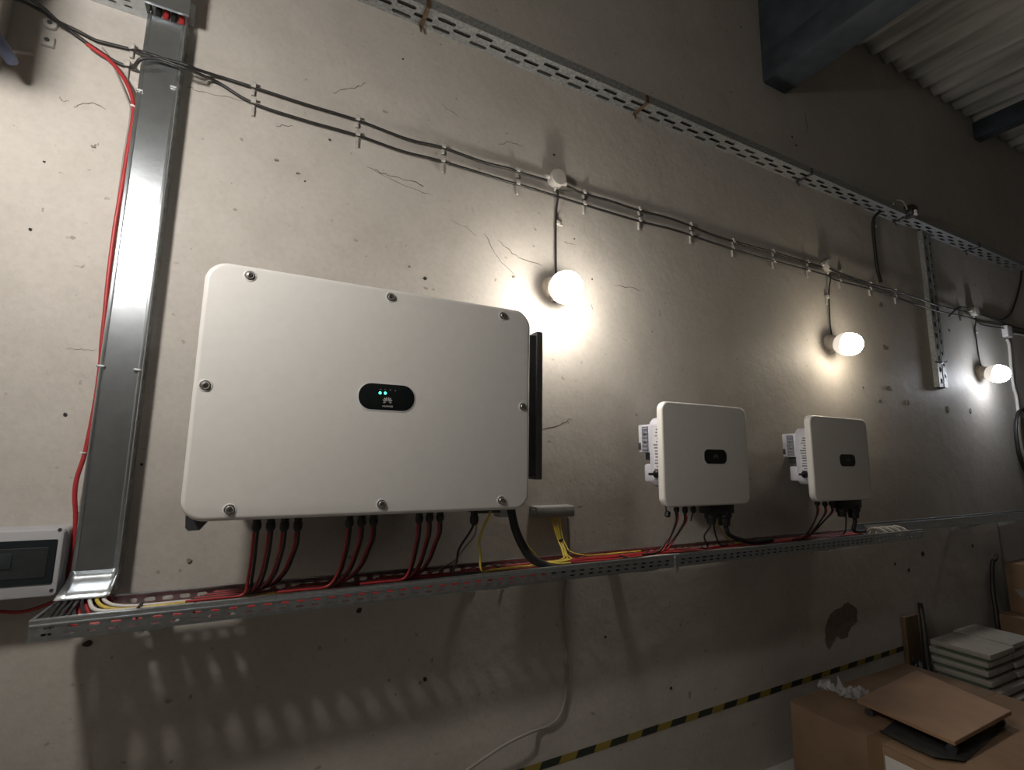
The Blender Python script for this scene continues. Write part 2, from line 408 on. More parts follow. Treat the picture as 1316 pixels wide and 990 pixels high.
# finned side cover at the right
bm = bmesh.new(); box(bm, .80, .968, -.245, -.10, 1.525, 2.085, bev=.004)
sc = obj('side_cover', bm, M_DKGREY, INV)
obj('side_rail', B(.950, .979, -.252, -.09, 1.515, 2.10, bev=.004), mat('side_rail_grey', (.17, .17, .18), .4, .6), sc)
# foot bracket at the lower left, connector plinth at the lower right
p = at(262, 683, -.24)
obj('foot', PP([(-.172, -.25, 1.425), (-.170, -.25, 1.392), (-.162, -.25, 1.383), (-.135, -.25, 1.384), (-.115, -.25, 1.41), (-.108, -.25, 1.425)], (0, .06, 0)), M_DKGREY, INV)
obj('foot', B(.70, .80, -.26, -.16, 1.398, 1.43, bev=.003), M_DKGREY, INV)
obj('gland_collar', B(.797, .845, -.26, -.20, 1.38, 1.43, bev=.004), M_ENCL, INV)
# screws in their recesses
for px, py in ((321.5, 354.5), (502.5, 382), (646.5, 406), (264, 495.5), (672, 523), (295, 655.5), (490.5, 648.5), (644.5, 643.5)):
    c = at(px, py, YF)
    s = obj('screw', LT([(.0175, .0), (.0172, .0016), (.0160, .0022), (.0142, .0022), (.0132, .0004), (0, .0004)], (c.x, YF+.0005, c.z), (0, -1, 0), 24), M_COVER, INV)
    obj('screw_head', LT([(.0128, .0), (.0128, .0012), (.0105, .0014), (.0105, .004), (.0085, .0068), (.004, .0078), (.0035, .005), (0, .005)], (c.x, YF-.001, c.z), (0, -1, 0), 20), M_SCREW, s)
# oval display
def oval(x0, x1, z0, z1, y, th, m, parent, name, r=None):
    return obj(name, RP(x0, x1, z0, z1, (z1-z0)*.47 if r is None else r, y+.003, y-th, bev=.0015, n=8, bseg=2), m, parent)
a = at(460.5, 511, YF); b = at(532.5, 511, YF); t_ = at(497, 494, YF); d_ = at(497, 527.5, YF)
rim = obj('display_rim', RP(a.x-.003, b.x+.003, d_.z-.0045, t_.z+.002, (t_.z-d_.z)*.5, YF+.003, YF-.0012, bev=.001, n=8, bseg=2), M_WHITEP, INV)
disp = oval(a.x, b.x, d_.z, t_.z, YF, .0022, M_GLOSS, INV, 'display')
YD = YF-.0024
for px, py in ((488.5, 505.2), (495.2, 505.5)):
    c = at(px, py, YD); obj('status_light', LT([(.0042, 0), (.0042, .0008), (.003, .0014)], (c.x, YD+.0004, c.z), (0, -1, 0), 14), M_LED, disp)
for px, py in ((489.2, 501), (495, 501.2), (501.8, 501.6), (508, 502.4)):
    c = at(px, py, YD); obj('status_icon', B(c.x-.0028, c.x+.0028, YD-.0003, YD+.0004, c.z-.002, c.z+.002), M_DIM, disp, smooth=0)
def petals(cx, cz, y, s, m, parent):
    """eight petal fan emblem"""
    bm = bmesh.new()
    for sgn in (-1, 1):
        for ang, ln, wd in ((11, 1.0, .17), (35, 1.02, .18), (61, .94, .165), (90, .68, .13)):
            a_ = math.radians(ang)*sgn; dv = Vector((math.sin(a_), 0, math.cos(a_))); nv = Vector((math.cos(a_), 0, -math.sin(a_)))
            bs = Vector((cx+sgn*.05*s, y, cz-.32*s+(.0 if ang < 80 else -.04*s)))+dv*.22*s
            pts = []
            for k, (tt, ww) in enumerate(((0, .08), (.3, .6), (.6, 1), (.85, .9), (1, .3))): pts.append(bs+dv*ln*.8*s*tt+nv*wd*.62*s*ww)
            for k, (tt, ww) in enumerate(((1, .3), (.85, .9), (.6, 1), (.3, .6), (0, .08))): pts.append(bs+dv*ln*.8*s*tt-nv*wd*.62*s*ww)
            poly_prism(bm, pts, (0, -.0004, 0))
    obj('emblem', bm, m, parent, smooth=0, label='light fan of petals')
c = at(498, 515.2, YD); petals(c.x, c.z, YD, .0165, M_LOGO, disp)
c = at(498, 523.6, YD); text_mesh('HUAWEI', .0085, (c.x, YD, c.z), M_LOGO, disp)
# black cable glands under the cover
YG = -.262
def gland(px, py, r=.0125, parent=None, Y=YG, top=1.43, name='cable_gland'):
    c = at(px, py, Y)
    g = obj(name, LT([(r*.9, top-c.z), (r*.9, (top-c.z)*.45), (r*1.08, (top-c.z)*.42), (r*1.08, .012), (r*.95, .006), (r*.6, 0)], (c.x, Y, c.z), (0, 0, 1), 14), M_BLACK, parent, smooth=30)
    return c
GL4 = [gland(x, 683.5, parent=INV) for x in (329, 347.2, 364.8, 382)]
GL3 = [gland(x, y, parent=INV) for x, y in ((448.5, 678.5), (464.5, 677.5), (480, 676.5))]
GR3 = [gland(x, y, parent=INV) for x, y in ((538.5, 673.5), (552, 672), (565.5, 671))]
GCOM = gland(609.3, 675, r=.0145, parent=INV)

# ================================================================== lower cable tray
TF, TB, TZ, TH = -.29, -.10, 1.194, .048
SEC = ((-.46, 1.622, 'galvanised slotted cable tray section under the large inverter'), (1.622, 3.655, 'galvanised slotted cable tray section under the small inverters'))
for i, (x0, x1, lab) in enumerate(SEC):
    t = thing('cable_tray', lab, 'cable tray', (x0, -.2, TZ-TH), 'lower cable tray')
    Ln = x1-x0-.002; off = .012
    obj('front_flange', SL((x0, TF, TZ-TH), (1, 0, 0), (0, 0, 1), Ln, [(0, .006), (.006, .022, .0433, .021, .006, off), (.022, .036, .0433, .021, .006, off+.004), (.036, TH)]), M_GALV, t, solid=.0014, smooth=0)
    obj('back_flange', SL((x0, TB, TZ-TH), (1, 0, 0), (0, 0, 1), Ln, [(0, .019), (.019, .041, .0433, .027, .0115, off), (.041, TH)]), M_GALV, t, solid=.0014, smooth=0)
    nb = int(Ln/.066)
    obj('base_sheet', SL((x0, TF, TZ-TH), (0, 1, 0), (1, 0, 0), TB-TF, [(q*.066, (q+1)*.066, .095, .066, .016, 0) for q in range(nb)]+[(nb*.066, Ln)]), M_GALV, t, solid=.0014, smooth=0)
    obj('front_lip', B(x0, x1-.002, TF-.002, TF+.010, TZ-.002, TZ+.004, bev=.0018), M_GALV, t)
    obj('rolled_edge', B(x0, x1-.002, TF-.0045, TF+.001, TZ-.013, TZ-.008, bev=.0018), M_GALV, t)
    obj('back_lip', B(x0, x1-.002, TB-.010, TB+.002, TZ-.002, TZ+.004, bev=.0018), M_GALV, t)
    if i == 0: obj('end_lip', B(x0-.002, x0+.005, TF, TB, TZ-.006, TZ+.003, bev=.0015), M_GALV, t)
    if i == 0: obj('joint_plate', B(x1-.012, x1+.006, TF-.006, TF-.001, TZ-TH-.026, TZ, bev=.001), M_GALV, t)
# narrow tray that carries on along the wall
t = thing('cable_tray', 'narrow galvanised tray carrying on along the wall past the small inverters', 'cable tray', (5.0, -.12, 1.14), 'lower cable tray')
obj('front_flange', SL((3.26, -.177, 1.165), (1, 0, 0), (0, 0, 1), 3.69, [(0, .014), (.014, .036, .0433, .02, .007, 0), (.036, .056)]), M_GALV, t, solid=.0014, smooth=0)
obj('base_sheet', B(3.26, 6.95, -.177, -.114, 1.164, 1.166), M_GALV, t)
obj('back_flange', B(3.26, 6.95, -.1155, -.114, 1.165, 1.221), M_GALV, t)
obj('front_lip', B(3.26, 6.95, -.179, -.168, 1.218, 1.224, bev=.0018), M_GALV, t)
obj('back_lip', B(3.26, 6.95, -.125, -.1135, 1.220, 1.226, bev=.0018), M_GALV, t)
for x, lab in ((4.72, 'dark cantilever bracket under the narrow tray beyond the small inverters'), (5.50, 'dark cantilever bracket under the narrow tray below the coiled cable')):
    k = thing('tray_bracket', lab, 'bracket', (x, 0, 1.08), 'tray brackets')
    obj('arm', B(x-.02, x+.02, -.177, 0, 1.157, 1.1645), M_GALV, k)
    obj('gusset', PP([(x-.02, 0, 1.158), (x-.02, 0, 1.085), (x-.02, -.15, 1.145), (x-.02, -.172, 1.158)], (.0025, 0, 0)), M_GALV, k)
    obj('wall_plate', B(x-.02, x+.02, -.004, 0, 1.08, 1.165), M_GALV, k)
# cantilever brackets
for x, lab in ((-.245, 'galvanised cantilever bracket under the tray beside the zinc duct'), (.80, 'galvanised cantilever bracket under the tray below the large inverter'), (1.50, 'galvanised cantilever bracket under the tray joint'), (2.75, 'galvanised cantilever bracket under the tray below the farther small inverter')):
    k = thing('tray_bracket', lab, 'bracket', (x, 0, 1.06), 'tray brackets')
    obj('arm', B(x-.019, x+.019, TF+.004, 0, TZ-TH-.006, TZ-TH-.001), M_GALV, k)
    obj('gusset', PP([(x-.019, 0, TZ-TH-.002), (x-.019, 0, TZ-TH-.075), (x-.019, TF+.03, TZ-TH-.014), (x-.019, TF+.01, TZ-TH-.002)], (.0025, 0, 0)), M_GALV, k)
    obj('wall_plate', B(x-.019, x+.019, -.004, 0, TZ-TH-.085, TZ-TH), M_GALV, k)
    obj('bolt', LT([(.008, 0), (.008, .012), (.005, .016), (0, .016)], (x, -.25, TZ-TH-.004), (0, 0, -1), 8), M_SCREW, k)

# ================================================================== vertical zinc duct
DX0, DX1, DY = -.449, -.343, -.068
DU = thing('cable_duct', 'tall galvanised vertical cable duct with clipped cover and bright glint', 'cable duct', (-.395, -.03, 1.2))
obj('cover', B(DX0+.009, DX1-.009, DY-.001, DY+.001, 1.256, 3.052), M_DUCT, DU)
for x0, x1 in ((DX0, DX0+.011), (DX1-.011, DX1)):
    obj('cover_rim', B(x0, x1, DY-.0045, DY+.012, 1.256, 3.052, bev=.0025), M_DUCT, DU)
obj('side_flange', SL((DX1-.002, DY, 1.2), (0, 0, 1), (0, 1, 0), 1.9, [(0, .008), (.008, .026, .043, .022, .008, 0), (.026, .044, .043, .022, .008, .01), (.044, .066)]), M_GALV, DU, solid=.0014, smooth=0)
obj('side_flange', SL((DX0+.002, DY, 1.2), (0, 0, 1), (0, 1, 0), 1.9, [(0, .008), (.008, .026, .043, .022, .008, 0), (.026, .066)]), M_GALV, DU, solid=.0014, smooth=0)
obj('back_plate', B(DX0+.002, DX1-.002, -.002, 0, 1.2, 3.1), M_GALV, DU)
for px, py in ((130, 471), (177, 476), (180, 117), (223.5, 113)):
    c = at(px, py, DY)
    obj('cover_latch', B(c.x-.010, c.x+.010, DY-.009, DY+.004, c.z-.004, c.z+.004, bev=.002), M_GALVD, DU)
# flared outlet at the foot, bending out towards the tray
bm = bmesh.new()
rows = [(-.070, 1.262, 0), (-.076, 1.247, .001), (-.098, 1.231, .003), (-.122, 1.222, .004), (-.158, 1.206, .006)]
vs = [[bm.verts.new((DX0-w+(DX1-DX0+2*w)*k/6, y-(.006 if k in (0, 6) else 0), z+(.003 if k in (0, 6) else 0))) for k in range(7)] for y, z, w in rows]
for i in range(len(rows)-1):
    for k in range(6): bm.faces.new((vs[i][k], vs[i][k+1], vs[i+1][k+1], vs[i+1][k]))
obj('outlet_lip', bm, M_DUCT, DU, solid=.002, smooth=50)
obj('outlet_side', PP([(DX1, -.066, 1.258), (DX1, -.160, 1.208), (DX1, -.12, 1.2175), (DX1, -.066, 1.236)], (.002, 0, 0)), M_DUCT, DU)
# horizontal tray it comes out of, at the top left
t = thing('cable_tray', 'galvanised horizontal tray end above the vertical duct', 'cable tray', (-.6, -.05, 3.06))
obj('front_flange', B(-1.15, -.332, -.101, -.0985, 3.072, 3.20), M_DUCT, t)
obj('front_lip', B(-1.15, -.332, -.106, -.094, 3.066, 3.074, bev=.002), M_GALV, t)
obj('base_sheet', SL((-1.15, -.1, 3.082), (1, 0, 0), (0, 1, 0), .69, [(0, .03), (.03, .055, .0433, .024, .008, .01), (.055, .08, .0433, .024, .008, .01), (.08, .10)]), M_GALV, t, solid=.0014, smooth=0)
obj('back_flange', B(-1.15, -.332, -.003, 0, 3.112, 3.20), M_GALV, t)
for k, (m_, nm) in enumerate(((M_BCAB, 'black cable dropping from the top tray into the duct'), (M_RED, 'red cable dropping into the duct between two black ones'), (M_BCAB, 'black cable dropping into the duct between red ones'), (M_DRED, 'red cable at the right side of the duct mouth'))):
    x = -.428+.022*k
    tag(obj('cable', T([(x, -.042, 3.185), (x, -.045, 3.14), (x+.002, -.046, 3.10), (x+.003, -.045, 2.95)], .009), m_, smooth=60), nm, 'cable', 'cables in the duct mouth')

# ================================================================== upper perforated tray
UY, UZ, UH = -.107, 3.49, .045; ux0, ux1 = -.25, 6.52; P3 = .179
UT = thing('cable_tray', 'long perforated tray along the wall above the cable clips', 'cable tray', (3.0, -.05, UZ))
obj('base_sheet', SL((ux0, 0, UZ), (1, 0, 0), (0, -1, 0), ux1-ux0, [(0, .012), (.012, .038, P3, .084, .0185, .02), (.038, .064, P3, .084, .0185, .11), (.064, .090, P3, .084, .0185, .03), (.090, .107)]), M_GALVD, UT, solid=.0016, smooth=0)
obj('front_flange', B(ux0, ux1, UY-.001, UY+.001, UZ, UZ+UH), M_GALVD, UT)
obj('front_lip', B(ux0, ux1, UY, UY+.012, UZ+UH-.002, UZ+UH+.002, bev=.001), M_GALVD, UT)
obj('back_flange', B(ux0, ux1, -.002, 0, UZ, UZ+UH), M_GALVD, UT)
for k, (x, rust) in enumerate(((.49, True), (1.70, True), (3.12, False), (4.33, False), (5.50, False))):
    lab = ('rusty strap bracket under the upper tray above the large inverter', 'short strap bracket under the upper tray left of the roof beam', 'dark strap bracket under the upper tray below the roof beam', 'strap bracket beside the black clamp on the upper tray', 'last strap bracket on the upper tray near its bend')[k]
    s = thing('tray_strap', lab, 'bracket', (x, 0, UZ-.03), 'upper tray straps')
    m_ = M_RUST if rust else M_DKGREY
    obj('strap', B(x-.009, x+.009, UY-.006, -.0, UZ-.010, UZ-.002, bev=.002), m_, s)
    obj('hook', B(x-.009, x+.009, UY-.007, UY-.002, UZ-.008, UZ+UH*.8), m_, s)
    obj('bolt', LT([(.009, 0), (.009, .01), (.005, .012), (.005, .045), (0, .045)], (x-.004, -.012, UZ-.002), (0, -.25, -1), 8), m_, s)
for k, y in enumerate((-.026, -.051, -.077)):
    tag(obj('tray_cable', T([(ux0+.05+(6.3)*q/18, y+random.uniform(-.004, .004), UZ+.0115+random.uniform(0, .003)) for q in range(19)], .0095, n=2), M_BCAB, smooth=70), 'thick black cable lying inside the long upper tray', 'cable', 'black cables inside the upper tray')
# black clamp with a loose wire on the tray edge
c = at(1170, 272, UY-.01)
k = thing('edge_clamp', 'black clamp with a wire loop on the upper tray edge', 'clamp', (c.x, UY, c.z-.03))
obj('body', RP(c.x-.05, c.x+.05, c.z-.045, c.z+.045, .03, UY+.012, UY-.045, bev=.01), M_BLACK, k)
obj('wire_loop', T([c+Vector((-.04, 0, .0)), c+Vector((-.12, -.01, .05)), c+Vector((-.2, 0, .045)), c+Vector((-.24, 0, 0))], .006), M_GCAB, k)
obj('tab', B(c.x-.03, c.x+.0, UY-.06, UY-.04, c.z-.05, c.z-.01, bev=.003), M_PAPER, k)
# perforated upright channel
q0, q1 = 4.70, 4.835
CH = thing('upright_channel', 'perforated grey upright channel hanging below the upper tray', 'channel', (4.76, -.03, 2.19))
obj('face', SL((q0, -.034, 2.19), (0, 0, 1), (1, 0, 0), UZ-2.19, [(0, .010), (.010, .066, .0925, .046, .036, 0), (.066, .080), (.080, .124, .0925, .034, .024, .045), (.124, .135)]), M_GALVD, CH, solid=.002, smooth=0)
obj('face_rib', B(q0+.072, q0+.078, -.037, -.033, 2.19, UZ), M_GALVD, CH)
obj('side', B(q0, q0+.002, -.034, 0, 2.19, UZ), M_GALVD, CH)
obj('side', SL((q1, -.034, 2.19), (0, 0, 1), (0, 1, 0), UZ-2.19, [(0, .008), (.008, .026, .0925, .03, .010, .02), (.026, .034)]), M_GALVD, CH, solid=.002, smooth=0)
c = at(1207, 465, -.04)
obj('tie_wire', T([c+Vector((-.06, 0, -.004)), c+Vector((0, -.008, -.012)), c+Vector((.06, 0, -.005)), c+Vector((.10, -.01, .012))], .005), M_BCAB, CH)

# ================================================================== wall cables, clips, junction boxes
CY = -.014
def wire(name, pts, r, m_, lab, cat='cable', group=None, Y=CY, side=None):
    P_ = [at(p[0], p[1], p[2] if len(p) > 2 else Y) for p in pts]
    if side is not None:                 # keeps a cable beside the left flank of the duct
        for v in P_:
            if v.z < 2.85: v.x = min(v.x, side)
            if v.z < 1.42: v.x = max(v.x, side-.0004)
    return tag(obj(name, T(P_, r, sides=8, n=6), m_, smooth=70), lab, cat, group)
up1 = [(14, -4, -.09), (36, 5, -.07), (57, 16, -.05), (71, 26, -.03), (102, 41), (120, 50.5), (130, 54), (170, 64), (177, 65.2, -.07), (184, 67.3, -.087), (196, 71, -.085), (211, 76, -.084), (233, 81.5, -.084), (244, 85.5, -.084), (258, 91, -.045), (280, 98), (326, 112.5), (392, 134), (459, 154.5), (524, 179), (568, 189.5), (620, 208), (656, 217), (664, 220.5), (703, 232)]
up2 = [(726, 238), (749, 248.5), (785, 258.6), (820, 270), (868, 283), (925, 305), (986, 322), (1036, 337), (1056, 343)]
up3 = [(1066, 345), (1074, 349), (1117, 365), (1150, 374), (1186, 386), (1206, 393), (1241, 401)]
up4 = [(1252, 403), (1266, 406), (1294, 417), (1330, 428)]
wire('wall_cable', up1, .0055, M_BCAB, 'upper black wall cable from the duct to the junction box above the first lamp', group='upper wall cable runs')
wire('wall_cable', up2, .0055, M_BCAB, 'upper black wall cable between the two nearer round junction boxes', group='upper wall cable runs')
wire('wall_cable', up3, .0065, M_BCAB, 'upper black wall cable crossing the perforated channel to the last round box', group='upper wall cable runs', Y=-.046)
wire('wall_cable', up4, .008, M_BCAB, 'upper black wall cable beyond the last round junction box', group='upper wall cable runs')
lo = [(34, -6, -.105), (46, 3, -.098), (60, 14, -.078), (72, 25.5, -.056), (85, 35, -.032), (107, 52), (130, 67.5), (147, 78.6), (164, 85.5), (172, 86.5, -.03), (176, 81, -.082), (183, 75.5, -.098), (204, 76, -.0975), (229, 84.5, -.0975), (246, 90.5, -.09), (260, 97, -.045), (280, 106), (326, 133), (392, 155), (459, 174), (517, 194.4), (568, 207.5), (658, 235), (664, 236.5), (713, 251.5), (749, 262.7), (820, 284), (868, 296), (925, 315), (986, 333.5), (1057, 352), (1074, 360), (1112, 370), (1148, 381), (1176, 391, -.046), (1190, 395, -.047), (1206, 400, -.045), (1249, 409), (1261, 417), (1289, 422), (1330, 431)]
wire('wall_cable', lo, .0055, M_BCAB, 'lower black wall cable running unbroken below the junction boxes')
def clip(px, py, low, lab=None):
    seg = 'left of the zinc duct' if px < 250 else 'between the duct and the first junction box' if px < 713 else 'between the first and second junction boxes' if px < 1060 else 'beyond the second junction box'
    c = at(px, py, 0); k = thing('cable_clip', lab or 'pale clip on the %s wall cable %s' % ('lower' if low else 'upper', seg), 'cable clip', (c.x, 0, c.z-.03), 'cable clips on the wall')
    obj('saddle', B(c.x-.009, c.x+.009, -.024, 0, c.z-.011, c.z+.011, bev=.003), M_CLIP, k)
    obj('strap_tail', B(c.x-.006, c.x+.005, -.012, -.001, c.z-(.055 if low else .035), c.z-.008, bev=.002), M_CLIP, k)
    obj('pin', B(c.x+.004, c.x+.028, -.018, -.008, c.z-.012, c.z-.004, bev=.002), M_CLIP, k)
for px, py, lw in ((171, 64.5, 0), (165, 86, 1), (326, 113, 0), (326, 133, 1), (459, 155, 0), (459, 174.5, 1), (569, 190, 0), (568, 208, 1), (664, 220.5, 0), (664, 237, 1), (749, 248.5, 0), (749, 263, 1), (820, 270, 0), (820, 284, 1),
                   (886, 289.5, 0), (886, 302, 1), (940, 310, 0), (940, 319.5, 1), (992, 323.5, 0), (992, 335.5, 1), (1036, 337, 0), (1036, 347, 1), (1077, 350, 0), (1077, 361, 1), (1117, 365, 0), (1116, 371.5, 1), (1149, 374, 0), (1149, 382, 1), (1233, 399, 0), (1233, 405, 1)):
    clip(px, py, lw)
JL = ('round plastic junction box above the first lamp', 'round plastic junction box above the second lamp', 'round plastic junction box above the third lamp')
for (x, z), lab in zip(((1.186, 2.944), (3.372, 2.926), (5.477, 2.918)), JL):
    j = thing('junction_box', lab, 'junction box', (x, 0, z-.04), 'round junction boxes')
    obj('body', LT([(.041, 0), (.041, .034), (.039, .036)], (x, 0, z), (0, -1, 0), 28), M_JBOX, j)
    obj('lid', LT([(.043, .034), (.043, .044), (.040, .048), (0, .0495)], (x, 0, z), (0, -1, 0), 28), M_JBOX, j)
    for s in (-1, 1): obj('cable_entry', LT([(.013, 0), (.013, .018), (.009, .024)], (x+s*.038, -.016, z-s*.004), (s, 0, -.12), 12), M_JBOX, j)
    obj('cable_entry', LT([(.012, 0), (.012, .014), (.008, .02)], (x, -.016, z-.037), (0, 0, -1), 12), M_JBOX, j)
for (x0, z0, x1, z1), lab in zip(((1.186, 2.90, 1.184, 2.455), (3.374, 2.885, 3.352, 2.45), (5.48, 2.88, 5.49, 2.445)), ('first', 'second', 'third')):
    tag(obj('drop_wire', T([(x0, -.016, z0), (x0+.002, -.028, z0-.028), (x0+.004, -.026, z0-.06), (x0+.004, -.013, z0-.12), ((x0+x1)/2+.002, -.013, (z0+z1)/2), (x1+.004, -.013, z1+.06), (x1, -.02, z1-.012)], .0052), M_BCAB, smooth=70), 'black drop wire from junction box down to the %s lamp' % lab, 'cable', 'lamp drop wires')
for (px, py), w_ in zip(((715, 288), (1060.5, 382), (1252, 427)), ('first', 'second', 'third')):
    clip(px, py, 1, 'pale clip on the drop wire of the %s lamp' % w_)
# black cable stub hanging below the upper tray
tag(obj('cable_stub', T([at(1131, 272, -.05), at(1124, 279, -.03), at(1122, 290, -.02), at(1124, 315, -.02), at(1127, 342, -.02), at(1132, 363, -.03)], .011), M_BCAB, smooth=70), 'cut black cable stub hanging below the upper tray', 'cable')
for px, py, w_ in ((1122, 290.5, 'top'), (1125.5, 342, 'lower end')): clip(px, py, 1, 'pale clip near the %s of the black cable stub' % w_)
wire('wire_stub', [(1219, 407, -.034), (1226, 400, -.065), (1234, 394.5, -.06), (1243, 396, -.04)], .006, M_BCAB, 'short bent wire stub beside the last round junction box')
wire('looping_cable', [(1313, 348, -.03), (1311, 365), (1306, 385), (1300, 401), (1292, 409), (1284, 411, -.03), (1268, 406.5, -.031)], .0075, M_BCAB, 'black cable looping down from the end of the upper tray')
# white box, white lead and black coil at the right
c = at(1291, 427, 0)
j = thing('junction_box', 'small white square junction box with a white lead', 'junction box', (c.x, 0, c.z-.05))
obj('body', RP(c.x-.055, c.x+.055, c.z-.055, c.z+.055, .012, 0, -.04, bev=.006), M_WHITEP, j)
obj('lid_screw', LT([(.007, 0), (.007, .004), (0, .004)], (c.x-.04, -.039, c.z+.04), (0, -1, 0), 10), M_SCREW, j)
wire('white_lead', [(1294, 436), (1297, 445), (1299, 470), (1302, 495), (1306, 510), (1309, 535), (1311, 560), (1314, 580), (1318, 590)], .012, M_WCAB, 'white lead hanging from the white junction box')
wire('white_lead', [(1298, 428), (1308, 429.5), (1330, 434)], .010, M_WCAB, 'white lead leaving sideways from the white junction box')
cc = Vector((6.12, -.045, 1.79))
bm = bmesh.new()
for q in range(2):
    tube(bm, [cc+Vector((math.cos(2*PI*k/20)*(.205+.012*q), -.012*q, math.sin(2*PI*k/20)*(.295+.01*q))) for k in range(21)], .011, n=3)
tag(obj('cable_coil', bm, M_BCAB, smooth=70), 'coiled black cable hanging on the wall under the white box', 'cable coil')

# ================================================================== small inverters
def small_inverter(x0, x1, z0, z1, lab):
    S = -.27; cz = (z0+z1)/2
    I = thing('small_inverter', lab, 'inverter', ((x0+x1)/2, -.12, z0), 'small white inverters')
    obj('front_cover', RP(x0, x1, z0, z1, .042, S+.032, S, bev=.010, n=8, bseg=4), M_COVER, I, smooth=40)
    xb = x0+.020
    body = obj('body', RP(xb, x1-.03, z0+.082, z1-.068, .045, -.165, -.240, bev=.001, n=6, bseg=1), M_LAV, I, smooth=40)
    obj('heat_sink', B(xb+.19, x1-.05, -.166, -.05, z0+.10, z1-.09), M_DKGREY, I)
    obj('wall_bracket', B(xb+.22, x1-.10, -.055, 0, cz-.05, cz+.10, bev=.003), M_GALVD, I)
    fan = obj('fan_module', B(xb+.002, xb+.12, -.168, -.086, cz+.004, cz+.135, bev=.006), M_LAV, I)
    obj('grille', B(xb-.0015, xb+.003, -.155, -.117, cz+.012, cz+.125), mat('grille_grey', (.16, .165, .20), .5), fan)
    for k in range(6): obj('grille_slat', B(xb-.004, xb, -.155, -.117, cz+.018+k*.0185, cz+.026+k*.0185), mat('slat_grey', (.24, .245, .29), .5), fan)
    for k in range(2): obj('fan_screw', LT([(.006, 0), (.006, .004), (0, .004)], (xb-.002, -.136, cz+.055+k*.035), (-1, 0, 0), 8), M_SCREW, fan)
    obj('fan_plug', B(xb-.002, xb+.01, -.104, -.090, cz+.018, cz+.05, bev=.002), M_DKGREY, fan)
    obj('cable_cover', B(xb+.004, xb+.08, -.170, -.118, z0+.103, z0+.185, bev=.010), M_LAV, I)
    obj('side_port', B(xb+.03, xb+.07, -.16, -.10, cz-.03, cz+.006, bev=.004), M_DKGREY, I)
    st = obj('rating_sticker', B(xb-.0012, xb+.001, -.230, -.188, cz-.10, cz+.12), mat('sticker', (.60, .60, .64), .5), I, label='pale rating sticker with rows of fine print')
    rnd = random.Random(3)
    for k in range(15):
        w = rnd.uniform(.35, 1)*.036; z = cz+.108-k*.0138
        obj('print_line', B(xb-.0016, xb-.0008, -.227, -.227+w, z-.0034, z+.0016+rnd.uniform(0, .003)), mat('print_grey', (.14, .14, .16), .6), st, smooth=0)
    kn = obj('switch_knob', LT([(.018, 0), (.018, .012), (.013, .018)], (xb, -.212, z0+.142), (-1, 0, 0), 16), M_BLACK, I)
    obj('knob_grip', B(xb-.050, xb-.012, -.222, -.205, z0+.136, z0+.148, bev=.003), M_BLACK, kn)
    # display
    c = Vector((x0+(x1-x0)*.585, S, z0+(z1-z0)*.478)); hw, hh = .074, .0335
    obj('display_rim', RP(c.x-hw-.002, c.x+hw+.003, c.z-hh-.003, c.z+hh+.001, hh, S+.002, S-.001, bev=.0008, n=6, bseg=1), M_WHITEP, I)
    d = obj('display', RP(c.x-hw, c.x+hw, c.z-hh, c.z+hh, hh*.8, S+.002, S-.002, bev=.001, n=6, bseg=1), M_GLOSS, I)
    petals(c.x, c.z, S-.0022, .017, M_DIM, d)
    return I
SI1 = small_inverter(1.583, 2.139, 1.391, 1.859, 'small white inverter between the large inverter and its twin')
SI2 = small_inverter(2.645, 3.188, 1.386, 1.849, 'small white inverter farthest along the tray')
def sgland(inv, px, py, r, Y, top): 
    return gland(px, py, r=r, parent=inv, Y=Y, top=top)
YS = -.215
s1g = [sgland(SI1, x, y, .012, YS, 1.41) for x, y in ((869.5, 659.5), (880.5, 660.5), (891, 659.5))]
s2g = [sgland(SI2, x, y, .013, YS, 1.40) for x, y in ((1050.5, 650.5), (1060.5, 651.5), (1069, 651))]
def ac_block(inv, px0, px1, yt, yb, cabx):
    a = at(px0, yt, YS); b = at(px1, yb, YS)
    k = obj('connector_block', B(a.x, b.x, YS-.03, YS+.04, (a.z+b.z)/2, 1.41, bev=.006), M_BLACK, inv, label='black connector block')
    m_ = (a.x+b.x)/2
    obj('connector', LT([(.030, 0), (.030, .03), (.024, .034), (.020, .058)], (a.x+.035, YS, (a.z+b.z)/2+.012), (0, 0, -1), 12), M_BLACK, inv)
    obj('connector', LT([(.036, 0), (.036, .035), (.03, .04), (.026, .075)], (b.x-.04, YS, (a.z+b.z)/2+.018), (0, 0, -1), 12), M_BLACK, inv)
    return a, b
A1 = ac_block(SI1, 906, 938, 652, 668, 930)
A2 = ac_block(SI2, 1076, 1102, 646, 660, 1095)
# dangling cap on the nearer one
c = at(858, 661, YS)
obj('dangling_cap', LT([(.006, .014), (.013, .010), (.013, -.010), (.006, -.014)], c, (.3, 0, 1), 12), M_BLACK, SI1)
obj('cap_strap', T([c+Vector((-.006, 0, .01)), at(855.5, 650, YS), at(855, 640, YS+.02)], .003), M_BLACK, SI1)

